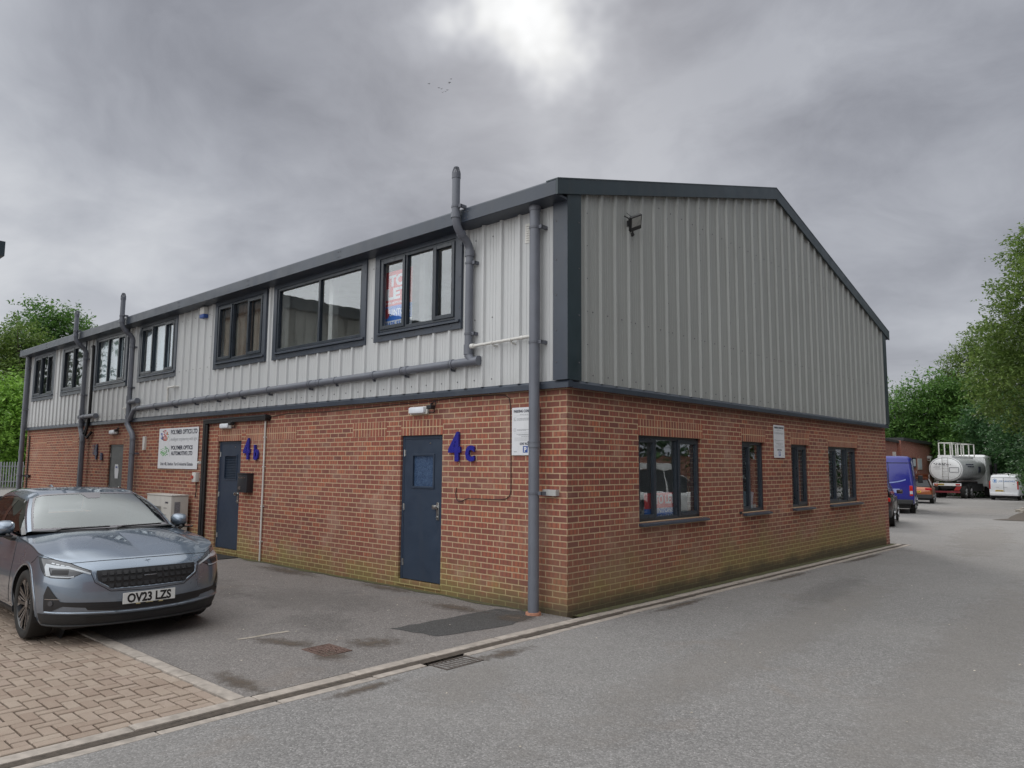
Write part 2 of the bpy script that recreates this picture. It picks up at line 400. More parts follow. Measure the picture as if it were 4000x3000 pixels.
for k in range(0,13):
    u=.32+k
    for j in range(1,9):
        z=HC+.05+j*.43
        if z<ztop(u)-.3: screw(b,gab,u,z,.077)
obj('cladding',b,[MCLADSHADE,MSCREW],BLD,weld=False,label='ribbed metal cladding of the gable wall, with shade painted into its grey')
b=MB(); clad(b,lambda u,w,z:(u,L+w,z),-F,0,HC,lambda u:5.16,.1,[],.045,False); obj('cladding',b,MCLADSHADE,BLD,weld=False)
b=MB(); clad(b,lambda u,w,z:(-F-w,u,z),.05,L,HC,lambda u:ztop(u)-.10,.1,[],.045,False); obj('cladding',b,MCLADSHADE,BLD,weld=False)
# inner lining of the upper floor
inner=[(h[0]+.14,h[1]-.14,h[2]+.16,h[3]-.14) for h in UW]
b=MB(); wallgrid(b,fac,-F+.05,-.05,HB+.003,5.2,.02,-.15,inner)
b.ext([(.1,HB+.003),(L-.1,HB+.003),(L-.1,5.1),(YR,6.9),(.1,5.2)],-.04,-.15,lambda a,z,h:(h,a,z))
b.ext([(.1,HB+.003),(L-.1,HB+.003),(L-.1,5.1),(YR,6.9),(.1,5.2)],-F+.04,-F+.15,lambda a,z,h:(h,a,z))
b.box(-F+.05,-.05,L-.12,L-.02,HB+.003,5.1)
obj('inner_lining',b,MPLASTER,BLD,weld=False)
b=MB(); b.box(-F+.2,-.2,.2,L-.2,2.68,2.83); obj('upper_floor',b,MFLOORI,BLD)
b=MB(); b.box(-F+.2,-.2,.2,L-.2,-.02,.02); obj('ground_floor',b,MFLOORI,BLD)
b=MB(); b.box(-F+.26,-.26,4.2,4.3,.02,2.68); b.box(-F+.2,-.2,4.2,4.3,2.83,5.19); 
for x in (-7.05,-10.2,-15): b.box(x,x+.1,.27,4.2,.02,2.68); 
for x in (-7.05,-10.2,-16.5): b.box(x,x+.1,.2,4.2,2.83,5.19)
b.box(-F+.2,-.2,.15,4.25,5.2,5.24)
b.box(-3.6,-.26,4.15,4.2,.02,2.6)
obj('partition_wall',b,MPLASTER,BLD,weld=False)
for x in (-5.63,-3.14,-9.6,-13.4): b=MB(); b.box(x-.06,x+.06,.3,.42,2.83,5.19); obj('column',b,MPLASTER,BLD)
# flashing, trims
b=MB()
for mp,u0,u1,e in ((fac,-F,.085,0),(gab,.0105,L+.03,1)):
    pr=[(-.01,HB-.005),(.085,HB-.02),(.085,HB+.045),(.06,HC),(.03,HC+.015),(-.01,HC+.015)]
    b.ext(pr,u0,u1 if not e else u1,(lambda w,z,h,mp=mp:mp(h,w,z)))
b.v=[v for v in b.v]
obj('base_flashing',b,MTRIM,BLD,smooth=20)
b=MB(); b.ext([(-.14,-.105),(.088,-.105),(.088,.005),(.06,.005),(.06,-.077),(-.14,-.077)],HC+.002,5.22,lambda a,c,h:(a,c,h)); 
for z in (3.1,3.5,3.95,4.4,4.9): screw(b,fac,-.09,z,.105); 
obj('corner_trim',b,[MTRIM,MSCREW],BLD,weld=False)
b=MB(); b.ext([(.092,-.105),(.092,.175),(.064,.175),(.064,-.07),(.089,-.07),(.089,-.105)],HC+.002,5.28,lambda a,c,h:(a,c,h))
for z in (3.1,3.7,4.3,4.9): screw(b,gab,.13,z,.092)
obj('corner_trim',b,[MTRIMD,MSCREW],BLD,weld=False)
b=MB(); b.box(.04,.092,L-.12,L+.09,HC+.002,5.2); obj('corner_trim',b,MTRIMD,BLD)
b=MB(); b.box(-F-.06,-F+.10,-.10,.05,HC+.002,5.2); obj('corner_trim',b,MCLAD,BLD)
# roof, fascia, verge
def roofpoly(o): return [(-OV+.01,HE-.03-o),(YR,HR-.02-o),(L+OV-.01,HE2-.03-o)]
b=MB()
top=roofpoly(0)+roofpoly(.12)[::-1]
b.ext(top,-F-.15,.07,lambda a,z,h:(h,a,z)); obj('roof',b,MROOF,BLD)
b=MB(); 
b.ext([(OV,HE-.01),(OV,5.155),(OV-.012,5.15),(.03,5.13),(.03,5.16),(OV-.03,5.18),(OV-.03,HE),(OV-.09,HE+.012),(OV-.01,HE+.008)],-F-.18,.085,lambda w,z,h:(h,-w,z))
for x in range(-20,0,3):
    for dx in (-.03,.03):
        for z in (5.2,5.29): screw(b,fac,x+.5+dx,z,OV)
obj('fascia',b,[MTRIM,MSCREW],BLD,weld=False,smooth=15)
b=MB(); b.ext([(L+OV,HE2),(L+OV,5.06),(L+.02,5.06),(L+.02,5.09),(L+OV-.03,5.09),(L+OV-.03,HE2)],-F-.18,.085,lambda w,z,h:(h,w,z)); obj('fascia',b,MTRIMD,BLD)
for xs,mm in (((.088,.115),MTRIMD),((-F-.21,-F-.182),MTRIM)):
    b=MB(); vh=.20
    P=[(-OV,HE),(YR,HR),(L+OV,HE2)]
    b.ext(P+[(L+OV,HE2-vh),(YR,HR-vh-.01),(-OV,HE-vh+.01)],xs[0],xs[1],lambda a,z,h:(h,a,z))
    b.ext([(a,z+.018) for a,z in P]+[(a,z+.002) for a,z in P[::-1]],xs[0]-.16 if xs[0]>0 else xs[0],xs[1]+.004 if xs[0]>0 else xs[1]+.16,lambda a,z,h:(h,a,z))
    obj('verge_trim',b,mm,BLD)
# ---------------------------------------------------------------- windows
def frame_bars(b,mp,u0,u1,z0,z1,t,w0,w1,bev=.004):
    b.box(u0,u0+t,w0,w1,z0,z1,0,mp,bev); b.box(u1-t,u1,w0,w1,z0,z1,0,mp,bev); b.box(u0+t,u1-t,w0,w1-.001,z0,z0+t,0,mp,bev); b.box(u0+t,u1-t,w0,w1-.001,z1-t,z1,0,mp,bev)
def window(mp,u0,u1,z0,z1,mull,openers,wout,glass,sill=None,label=None,back=None,holes=()):
    b=MB(); t=.052; w0=wout-.065
    frame_bars(b,mp,u0,u1,z0,z1,t,w0,wout)
    for m in mull: b.box(m-.028,m+.028,w0,wout-.002,z0+t,z1-t,0,mp,.004)
    kw={'label':label} if label else {}
    o=obj('window',b,MFRAME,BLD,**kw)
    ed=[u0+t-.028+.0]+list(mull)+[u1-t+.028]
    for i in range(len(ed)-1):
        a=ed[i]+.028; c=ed[i+1]-.028
        if i in openers:
            s=MB(); frame_bars(s,mp,a-.018,c+.018,z0+t-.018,z1-t+.018,.058,wout-.04,wout+.016,.005); obj('sash',s,MFRAME,o)
            a+=.038;c-=.038; g0=z0+t+.038; g1=z1-t-.038
        else: g0=z0+t; g1=z1-t
        g=MB(); g.box(a,c,w0+.02,w0+.024,g0,g1,0,mp); obj('pane',g,glass,o)
        if back:
            s=MB(); back(s,mp,a-.02,c+.02,g0,g1,w0-.05); obj('blind',s,MBLIND if back is plainblind else MWOOD,o)
    if sill:
        s=MB(); s.ext([(w0,z0-.045),(sill,z0-.055),(sill,z0-.028),(w0+.06,z0-.002),(w0,z0-.002)],u0-.01,u1+.10,lambda w,z,h:mp(h,w,z)); obj('window_sill',s,MTRIM,o)
    return o
def plainblind(s,mp,a,c,z0,z1,w):
    s.box(a,c,w,w+.004,z0,z1,0,mp)
def slatblind(s,mp,a,c,z0,z1,w):
    n=max(2,int((c-a)/.09)); 
    for i in range(n):
        u=a+(c-a)*i/n; s.mesh([mp(u,w+.03*(i%2),z0),mp(u+(c-a)/n,w+.03*((i+1)%2),z0),mp(u+(c-a)/n,w+.03*((i+1)%2),z1),mp(u,w+.03*(i%2),z1)],[(0,1,2,3)])
window(gab,*GW[0],(2.12,2.735),(0,2),-.055,MGLASS,.075)
window(gab,*GW[1],(5.20,),(0,),-.055,MGLASS,.075)
window(gab,*GW[2],(7.28,),(1,),-.055,MGLASS,.075)
window(gab,*GW[3],(9.42,10.05),(0,2),-.055,MGLASS,.075)
specs=[((-20.72,-20.12),(0,2),None),((-17.78,),(0,),None),((-15.22,-14.5),(2,),plainblind),((-12.36,-11.7),(0,2),plainblind),((-8.52,-7.9),(0,2),slatblind),((-5.42,),(),None),((-3.07,-2.43),(0,2),None)]
for h,(mu,op,bk) in zip(UW,specs):
    a,c,z0,z1=h[0]+.12,h[1]-.12,h[2]+.15,5.06
    o=window(fac,a,c,z0,z1,mu,op,.085,MGLASSU,.135,back=bk)
    s=MB(); w=.10
    s.box(h[0],a,.0,w,h[2]+.0,5.2,0,fac); s.box(c,h[1],.0,w,h[2]+.0,5.2,0,fac)
    s.box(a,c,.0,w,h[2],z0-.06,0,fac); s.box(a,c,.0,w,z1+.001,5.2,0,fac); s.box(a,c,.0,.05,z0-.06,z0,0,fac)
    for k in range(5): screw(s,fac,h[0]+.2+k*(h[1]-h[0]-.4)/4,h[2]+.05,w)
    for k in range(3): screw(s,fac,h[0]+.03,h[2]+.3+k*.45,w); screw(s,fac,h[1]-.03,h[2]+.3+k*.45,w)
    obj('window_surround',s,[MTRIM,MSCREW],o,weld=False)
# ---------------------------------------------------------------- doors
def door(h,m,label,kind):
    a,c,z0,z1=h; b=MB()
    b.box(a+.003,a+.05,-.12,-.035,z0,z1-.003,0,fac,.003); b.box(c-.05,c-.003,-.12,-.035,z0,z1-.003,0,fac,.003); b.box(a+.05,c-.05,-.12,-.036,z1-.055,z1-.003,0,fac,.003)
    o=obj('door',b,m,BLD,label=label)
    vx0,vx1,vz0,vz1=(a+.25,c-.23,1.50,1.95)
    l=MB()
    if kind:
        wallgrid(l,fac,a+.053,c-.053,z0+.012,z1-.058,-.04,-.085,[(vx0,vx1,vz0,vz1)])
        frame_bars(l,fac,vx0-.028,vx1+.028,vz0-.028,vz1+.028,.03,-.041,-.028,.003)
    else: l.box(a+.053,c-.053,-.085,-.04,z0+.012,z1-.058,0,fac,.002)
    obj('door_leaf',l,m,o,weld=False)
    if kind=='glass':
        g=MB(); g.box(vx0,vx1,-.066,-.062,vz0,vz1,0,fac); obj('door_window',g,MFILM,o)
    if kind=='louvre':
        g=MB(); n=13
        for k in range(n):
            z=vz0+.02+k*(vz1-vz0-.03)/n; g.mesh([fac(vx0,-.075,z+.026),fac(vx1,-.075,z+.026),fac(vx1,-.046,z),fac(vx0,-.046,z),fac(vx0,-.078,z+.023),fac(vx1,-.078,z+.023),fac(vx1,-.049,z-.004),fac(vx0,-.049,z-.004)],[(0,1,2,3),(4,5,6,7),(2,3,7,6)])
        g.box(vx0,vx1,-.084,-.082,vz0,vz1,0,fac)
        obj('louvre',g,MDOOR,o)
    for z in (z0+.25,z0+1.06,z0+1.86):
        g=MB(); g.cyl(fac(a+.053,-.03,z-.05),fac(a+.053,-.03,z+.05),.0085,10); g.box(a+.035,a+.072,-.041,-.037,z-.045,z+.045,0,fac); obj('hinge',g,MSTEEL,o)
    if kind:
        x=c-.115; hz=1.16
        g=MB(); g.box(x-.022,x+.03,-.041,-.026,hz-.13,hz+.12,0,fac,.006); g.cyl(fac(x,-.026,hz-.09),fac(x,-.008,hz-.09),.012,12)
        g.box(x-.075,x+.012,-.015,.018,hz+.02,hz+.085,0,fac,.015); g.box(x-.055,x+.004,.016,.034,hz+.03,hz+.075,0,fac,.01); g.cyl(fac(x,-.03,hz+.05),fac(x,.0,hz+.05),.016,12)
        obj('door_handle',g,MSTEEL,o,smooth=35)
        g=MB(); g.cyl(fac(c-.3,-.041,z1-.12),fac(c-.3,-.03,z1-.12),.012,10); obj('spyhole',g,MSTEEL,o)
    return o
def film(t):
    oc=t.n('TexCoord',out=3); n=t.noise(oc,18,6,.7,1.2); v=t.n('TexVoronoi',{'Vector':t.vm('ADD',oc,t.vm('SCALE',t.noise(oc,9,3,out=1))),'Scale':14.},out=0,feature='DISTANCE_TO_EDGE')
    c=t.mix(t.maprange(n,.35,.7),(.022,.045,.10),(.07,.12,.21)); c=t.mix(t.maprange(v,.0,.02,.5,0.),c,(.3,.4,.52))
    return pbr(t,c,.25,0,n,.35,.01)
MFILM=mat('creased_blue_film',film)
door(D4C,MDOOR,'dark blue steel door with small film covered window','glass')
door(D4B,MDOOR,'dark grey blue steel door with louvred panel','louvre')
o=door(D4A,MDOORG,'plain dark olive grey door','')
g=MB(); g.cyl(fac(-14.14,-.04,1.19),fac(-14.14,.01,1.19),.025,12); obj('door_knob',g,MSTEEL,o)
def paperm(t): 
    return pbr(t,t.mix(t.noise(t.n('TexCoord',out=3),5),(.62,.64,.68),(.74,.75,.78)),.7)
MPAPER=mat('paper',paperm)
g=MB(); g.grid(lambda s,t2:(-14.54+.2*s-.03*t2*(1-t2),.030-.012*math.sin(3*s+2*t2),1.40+.35*t2),6,6); obj('notice',g,MPAPER,o)
g=MB(); g.box(-14.50,-14.40,-.024,-.020,1.66,1.70,0,fac); obj('notice_heading',g,MINKB,o)
for h in (D4A,D4B,D4C):
    b=MB(); b.box(h[0]-.01,h[1]+.01,-.2,.012,h[2]-.075,h[2]-.002,0,fac,.004); obj('threshold',b,MBRICK,BLD)
# ---------------------------------------------------------------- pipes fixed to the building
def ring(b,p,ax,r,w=.05,mi=0,n=20):
    p=Vector(p); ax=Vector(ax).normalized(); b.tube([p-ax*w/2,p-ax*w/2*.98,p+ax*w/2*.98,p+ax*w/2],[r*.93,r,r,r*.93],n,mi)
def clip(par,p,ax,r,wl):
    """bracket: band round the pipe plus a stem back to the wall (wl: wall outward coordinate)"""
    g=MB(); ring(g,p,ax,r+.007,.028); p=Vector(p)
    if abs(Vector(ax).z)>.5:
        g.box(p.x+r*.6,p.x+r+.05,p.y-.012,p.y+.012,p.z-.022,p.z+.022); g.box(p.x+r+.02,p.x+r+.05,p.y,-wl,p.z-.022,p.z+.022)
    else:
        g.box(p.x-.01,p.x+.01,p.y,-wl,p.z-r-.045,p.z-r-.012); g.box(p.x-.01,p.x+.01,p.y-.01,p.y+.02,p.z-r-.03,p.z-r*.7)
    obj('pipe_clip',g,MPVCD,par)
PY=-.135; PR=.056; VY=-.415
def downpipe(x,zt,zb,y,label,clips,joints,r=PR):
    b=MB(); b.cyl((x,y,zt),(x,y,zb),r,24)
    for z in joints: ring(b,(x,y,z),(0,0,1),r+.009,.07); ring(b,(x,y,z+.035),(0,0,1),r+.014,.016)
    o=obj('downpipe',b,MPVC,BLD,smooth=40,label=label)
    for z,wl in clips: clip(o,(x,y,z),(0,0,1),r,wl)
    return o
o=downpipe(-.39,5.19,.0,-.17,'tall grey downpipe beside the corner of the building',[(4.86,.055),(3.37,.055),(1.48,.02)],[5.12,2.08],.068)
g=MB(); g.tube([(-.39,-.17,.0),(-.39,-.17,.045)],[.10,.095],20); obj('gully_collar',g,MTERRA,o,smooth=40)
g=MB(); g.box(-.33,-.12,-.075,.0,1.45,1.525,0,None,.004); obj('timber_packer',g,simple('painted_block',(.42,.42,.41),.7,grime=.3),o)
downpipe(-21.86,5.14,.0,-.17,'grey downpipe at the far end of the front wall',[(4.78,.055),(3.45,.055),(1.35,.02)],[2.1],.068)
def vent(x,label,tz,ztee,lower):
    b=MB(); top=5.80
    b.cyl((x,VY,top),(x,VY,5.22),PR,24)
    b.tube(arc((x,VY,5.24),(x,VY,5.10),(x,VY+.10,5.01),5)+arc((x,VY+.10+.05,4.965),(x,PY,4.90),(x,PY,4.78),5),PR,24)
    b.cyl((x,PY,4.80),(x,PY,ztee),PR,24)
    for z in (5.24,): ring(b,(x,VY,z),(0,0,1),PR+.011,.08)
    ring(b,(x,VY+.115,5.0),(0,.7,-.7),PR+.011,.05); ring(b,(x,PY,4.76),(0,0,1),PR+.011,.09)
    for z in (ztee+.1,): ring(b,(x,PY,z),(0,0,1),PR+.011,.14)
    lower(b)
    o=obj('vent_pipe',b,MPVC,BLD,smooth=40,label=label)
    g=MB(); ring(g,(x,VY,top),(0,0,1),PR+.006,.07)
    for k in range(14):
        a=2*pi*k/14; g.tube([(x+PR*math.cos(a),VY+PR*math.sin(a),top+.03),(x+PR*.95*math.cos(a),VY+PR*.95*math.sin(a),top+.06),(x+PR*.6*math.cos(a),VY+PR*.6*math.sin(a),top+.125)],.005,6)
    g.tube([(x,VY,top+.12),(x,VY,top+.135)],[PR*.68,PR*.5],16)
    obj('vent_cowl',g,MPVCD,o)
    clip(o,(x,VY,5.36),(0,0,1),PR,OV-.02)
    for z in (4.62,3.62): clip(o,(x,PY,z),(0,0,1),PR,.055)
    return o
def low1(b):   # tee into the long sloping run
    zr=lambda x:3.235-(-1.43-x)*.0127
    b.cyl((-1.43,PY,zr(-1.43)),(-13.0,PY,zr(-13.0)),PR,24); b.tube([(-1.62,PY,3.36),(-1.60,PY,3.3),(-1.55,PY,3.24)],PR,20)
    for x in (-1.93,-2.92,-3.05,-3.72,-5.2,-5.5,-6.9,-8.4,-9.3,-10.6,-11.9,-12.9): ring(b,(x,PY,zr(x)),(1,0,0),PR+.010,.035)
    for x in (-2.95,-5.35): ring(b,(x,PY,zr(x)),(1,0,0),PR+.006,.12)
    b.cyl((-1.44,PY,zr(-1.4)),(-1.41,PY,zr(-1.4)),PR+.010,20)
    for k in range(6):
        a=2*pi*k/6; b.box(-1.412,-1.402,PY+.04*math.cos(a)-.006,PY+.04*math.cos(a)+.006,zr(-1.4)+.04*math.sin(a)-.006,zr(-1.4)+.04*math.sin(a)+.006)
v1=vent(-1.62,'grey vent pipe right of the windows with a long sloping run to the left',0,3.30,low1)
zr=lambda x:3.235-(-1.43-x)*.0127
for x in (-1.97,-2.98,-3.75,-4.75,-5.55,-6.9,-7.9,-8.9,-9.9,-10.9,-11.9): clip(v1,(x,PY,zr(x)),(1,0,0),PR,.055)
def low2(b):
    x=-13.47
    b.cyl((x,PY,3.3),(x,PY,2.90),PR,24)
    b.tube([(-13.0,PY,3.085),(-13.12,PY,3.07),(-13.22,PY-.0,2.98),(-13.36,PY,2.84)],PR,20)
    b.tube([(x,PY,2.95),(x,PY,2.74),(-13.40,PY,2.66),(-13.20,PY,2.52),(-13.11,PY,2.42),(-13.10,PY,2.2),(-13.10,PY,0.)],PR*1.12,24)
    for z in (2.9,2.72,2.36): ring(b,(x if z>2.5 else -13.10,PY,z),(0,0,1),PR+.014,.05)
    b.cyl((-13.52,PY,3.26),(-12.98,PY-.0,3.28),PR,20); ring(b,(-12.99,PY,3.28),(1,0,0),PR+.01,.05); ring(b,(-13.3,PY,3.27),(1,0,0),PR+.01,.05)
v2=vent(-13.47,'grey vent pipe joining the long sloping run and dropping to the ground',0,3.25,low2)
clip(v2,(-13.10,PY,2.02),(0,0,1),PR+.006,.02)
def low3(b):
    x=-16.73
    b.tube([(x,PY,3.1),(x,PY,2.74),(x+.05,PY,2.64),(x+.14,PY,2.52),(x+.2,PY,2.42),(x+.21,PY,2.2),(x+.21,PY,0.)],PR*1.1,24)
    b.cyl((x-.1,PY,3.02),(-15.66,PY,3.03),PR,20)
    for xx in (x-.1,-16.45,-15.68): ring(b,(xx,PY,3.02),(1,0,0),PR+.01,.05)
    for z in (2.9,2.76): ring(b,(x,PY,z),(0,0,1),PR+.014,.05)
    ring(b,(x+.21,PY,2.35),(0,0,1),PR+.014,.06)
v3=vent(-16.73,'grey vent pipe furthest along the front wall',0,3.05,low3)
b=MB(); b.tube([(-1.54,PY-.01,3.44),(-.56,PY-.01,3.462)],.021,14); ring(b,(-1.53,PY-.01,3.44),(1,0,0),.035,.06); ring(b,(-.62,PY-.01,3.46),(1,0,0),.027,.05); b.tube([(-.62,PY-.01,3.461),(-.42,PY-.01,3.46)],.024,12)
o=obj('overflow_pipe',b,MWPVC,BLD,smooth=40)
for x in (-1.15,-.82): g=MB(); ring(g,(x,PY-.01,3.45),(1,0,0),.027,.02); g.box(x-.008,x+.008,PY,-.055,3.40,3.425); obj('pipe_clip',g,MWPVC,o)
b=MB(); b.tube([(-11.28,PY,3.16),(-11.28,PY,3.47),(-11.26,PY,3.49),(-10.93,PY,3.49)],.022,12); ring(b,(-11.28,PY,3.47),(0,0,1),.03,.05); ring(b,(-10.95,PY,3.49),(1,0,0),.03,.05); b.tube([(-10.93,PY,3.49),(-10.93,-.04,3.49)],.022,12); obj('overflow_pipe',b,MWPVC,BLD,smooth=40)
b=MB(); b.tube([(-13.82,PY,3.13),(-13.6,PY,3.13)],.02,10); b.tube([(-13.66,PY,3.13),(-13.66,PY,2.98)],.02,10); b.tube([(-13.6,PY,3.13),(-13.6,-.04,3.13)],.02,10); obj('overflow_pipe',b,MWPVC,BLD,smooth=40)
b=MB(); b.tube([(-7.15,-.03,2.60),(-7.16,-.03,.02)],.017,12)
for z in (2.3,1.75,1.02,.38): b.box(-7.185,-7.13,-.045,0,z-.012,z+.012)
o=obj('conduit',b,MWPVC,BLD,label='thin white conduit down the brick wall')
# black lagged pipes
b=MB(); b.box(-9.60,-7.08,-.075,-.004,2.62,2.72); b.box(-9.60,-9.50,-.075,-.003,.12,2.62); b.tube([(-7.06,-.12,2.66),(-7.06,0,2.66)],.055,14)
obj('black_trunking',b,MBLACKP,BLD,weld=False,label='black trunking over and beside the middle door')
b=MB(); b.tube([(-9.60,-.05,2.685),(-7.1,-.05,2.70)],.03,12); b.tube([(-9.47,-.045,2.6),(-9.46,-.045,.3),(-9.5,-.05,.2)],.028,10); obj('lagged_pipe',b,MBLACKP,BLD,smooth=40)
b=MB(); b.tube([(-16.3,-.11,4.92),(-16.24,-.11,4.93),(-16.22,-.11,4.85),(-16.18,-.11,3.9),(-16.2,-.11,3.1),(-16.25,-.11,2.85),(-16.5,-.1,2.6),(-16.8,-.1,2.5),(-16.83,-.07,2.35),(-16.83,-.07,.1)],.04,10); b.tube([(-16.22,-.13,2.95),(-16.25,-.13,2.7),(-16.4,-.12,2.5),(-16.3,-.1,2.45),(-16.15,-.05,2.6)],.035,8); obj('lagged_pipe',b,MBLACKP,BLD,smooth=40)
b=MB(); b.tube([(-21.62,-.03,2.6),(-21.62,-.03,.0)],.018,8); b.box(-21.62,-21.35,-.07,-.01,1.30,1.38); obj('conduit',b,MBLACKP,BLD)
# cables on the brickwork
def cable(pts,label=None,r=.006):
    b=MB(); b.tube(pts,r,6); kw={'label':label} if label else {}; obj('cable',b,MCABLE,BLD,**kw)
MCABLE=simple('dark_cable',(.05,.028,.025),.6)
cable([(-7.02,-.012,2.68),(-6.4,-.012,2.715),(-5.2,-.012,2.70),(-3.89,-.012,2.72),(-3.2,-.012,2.735),(-2.56,-.012,2.74),(-1.97,-.012,2.765),(-1.2,-.012,2.76),(-1.04,-.012,2.745),(-.96,-.012,2.70),(-.94,-.012,2.60),(-.925,-.012,2.0),(-.92,-.012,1.5),(-.94,-.012,1.43),(-1.0,-.012,1.385),(-1.1,-.012,1.37),(-1.46,-.012,1.365),(-1.72,-.012,1.36),(-1.78,-.012,1.345),(-1.84,-.012,1.32),(-1.90,-.012,1.315),(-1.94,-.012,1.34),(-1.965,-.012,1.42),(-1.95,-.012,1.50)],'loose dark cable looping down the brick beside the right door')
cable([(-9.6,-.012,2.72),(-10.6,-.012,2.69),(-11.9,-.012,2.71),(-12.9,-.012,2.68)])
# small grille vents, electrical boxes
b=MB()
for z in range(7): b.box(-.63,-.53,-.075,-.062,4.76+z*.032,4.775+z*.032)
b.box(-.65,-.51,-.064,-.054,4.73,4.99); obj('wall_vent',b,MWPVC,BLD,weld=False)
b=MB(); b.box(-10.80,-10.72,-.075,-.05,4.82,4.99,0,None,.004); b.box(-10.785,-10.768,-.08,-.07,4.84,4.96); b.box(-10.752,-10.735,-.08,-.07,4.84,4.96); obj('wall_vent',b,MWPVC,BLD,weld=False)
b=MB(); b.box(-.004,.012,4.655,4.735,1.03,1.07); obj('wall_vent',b,MBLACK,BLD)
# ================================================================ ground
def asphalt(name,a,c,patch,seed=0.):
    def fn(t):
        oc=t.vm('ADD',t.n('TexCoord',out=3),(seed,seed*.7,0))
        v=t.n('TexVoronoi',{'Vector':oc,'Scale':74.},out=1); st=t.n('SeparateColor',{0:v},out=0)
        v2=t.n('TexVoronoi',{'Vector':oc,'Scale':180.},out=1); st2=t.n('SeparateColor',{0:v2},out=1)
        vd=t.n('TexVoronoi',{'Vector':oc,'Scale':74.},out=0)
        col=t.ramp(t.math('ADD',t.math('MULTIPLY',st,.6),t.math('MULTIPLY',st2,.4)),[(0,tuple(q*.5 for q in a)),(.4,tuple(q*.85 for q in a)),(.65,a),(.85,tuple(q*1.35 for q in a)),(1,tuple(min(.9,q*1.9) for q in a))])
        big=t.noise(oc,.35,6,.6,.4); mid=t.noise(oc,2.3,6,.65)
        col=t.mix(t.maprange(big,.40,.62,0.,.5),col,t.mix(.5,col,c))
        col=t.mix(t.maprange(mid,.52,.75,0.,.4),col,t.mix(.6,col,patch))
        col=t.mix(t.maprange(t.noise(oc,.9,5,.7,1.),.58,.72,0.,.30),col,(.20,.16,.13))
        h=t.math('ADD',t.math('MULTIPLY',vd,-1.),t.math('MULTIPLY',t.noise(oc,110,3),.5))
        return pbr(t,col,.86,0,h,.55,.006,spec=.3)
    return mat(name,fn)
MROAD=asphalt('road_asphalt',(.235,.226,.22),(.30,.285,.27),(.12,.115,.11))
MYARD=asphalt('yard_asphalt',(.20,.185,.176),(.26,.235,.22),(.09,.083,.08),13.)
MPATCH=asphalt('repair_asphalt',(.078,.077,.076),(.10,.098,.095),(.05,.05,.05),31.)
def dirt(t):
    oc=t.n('TexCoord',out=3); n=t.noise(oc,14,6,.7)
    return pbr(t,t.mix(t.maprange(n,.3,.7),(.040,.032,.026),(.11,.088,.07)),.95,0,t.noise(oc,60,4),.6,.01)
MDIRT=mat('dirt',dirt)
def mossdirt(t):
    oc=t.n('TexCoord',out=3); n=t.noise(oc,22,6,.7)
    return pbr(t,t.mix(t.maprange(n,.4,.6),(.075,.06,.042),(.10,.11,.035)),.95,0,t.noise(oc,60,4),.6,.01)
MMOSS=mat('moss_and_dirt',mossdirt)
random.seed(3)
def sheet(b,x0,x1,y0,y1,dz,nx=1,ny=1):
    b.grid(lambda u,v:(x0+(x1-x0)*u,y0+(y1-y0)*v,G(y0+(y1-y0)*v)+dz),nx,ny)
# one base sheet to the horizon, everything else lies on it
b=MB(); 
ys=[-900,-200,-60,0]+[2.*k for k in range(1,43)]+[100,200,900]
for y0,y1 in zip(ys,ys[1:]): b.face([(-900,y0,G(y0)-.06),(900,y0,G(y0)-.06),(900,y1,G(y1)-.06),(-900,y1,G(y1)-.06)])
struct('ground',b,MDIRT)
KX0,KX1=.10,.215; CX0,CX1=.305,.40
b=MB()
for y0,y1 in zip([-80,-20,-10,0]+[2.*k for k in range(1,43)],[-20,-10,0]+[2.*k for k in range(1,43)]+[100]):
    def fx0(y): return CX1+.003 if y<13.2 else (CX1+.003)
    b.face([(CX1+.003,y0,G(y0)),(60,y0,G(y0)),(60,y1,G(y1)),(CX1+.003,y1,G(y1))])
struct('road',b,MROAD,weld=True)
b=MB()
for y0,y1 in zip([13.2]+[2.*k for k in range(7,43)],[2.*k for k in range(7,43)]+[100]):
    b.face([(-60,y0,G(y0)-.002),(CX1+.003,y0,G(y0)-.002),(CX1+.003,y1,G(y1)-.002),(-60,y1,G(y1)-.002)])
b.face([(-60,13.2,G(13.2)-.002),(-22.2,13.2,G(13.2)-.002),(-22.2,-60,-.002),(-60,-60,-.002)])
struct('rear_yard',b,MROAD)
ZY=.013
b=MB(); 
def yz(x,y): return ZY+.012*noise.noise((x*.5,y*.5,0))*min(1,max(0,(KX0-x)*.6))
b.grid(lambda u,v:(-22.2+(22.2+KX0-.002)*u,-4.175+(4.175)*v,yz(-22.2+(22.2+KX0-.002)*u,-4.175+4.175*v)),70,16)
b.grid(lambda u,v:(-22.2+(10.2)*u,-30+(25.8)*v,ZY),2,2)
struct('yard',b,MYARD,smooth=60)
# loose earth along the foot of the walls
def strip(name,x0,x1,y0,y1,alongx,m,z,seed,amp=.05):
    b=MB(); n=90
    for i in range(n):
        def P(i,side):
            t=i/n
            if alongx:
                x=x0+(x1-x0)*t; w_=noise.noise((x*1.7+seed,side*3.,0)); return (x,(y1 if side else y0-amp*(1+1.8*w_)-.02),z(x,y0))
            y=y0+(y1-y0)*t; w_=noise.noise((y*1.7+seed,side*3.,0)); return ((x0 if not side else x1+amp*(.2+1.5*w_)),y,z(x0,y))
        b.face([P(i,0),P(i+1,0),P(i+1,1),P(i,1)])
    struct(name,b,m)
strip('dirt_strip',-22,-.5,-.02,.0,True,MMOSS,lambda x,y:yz(x,y)+.006,1.,.06)
strip('dirt_strip',.002,KX0+.02,.1,12.9,False,MMOSS,lambda x,y:G(y)+.021,5.,.03)
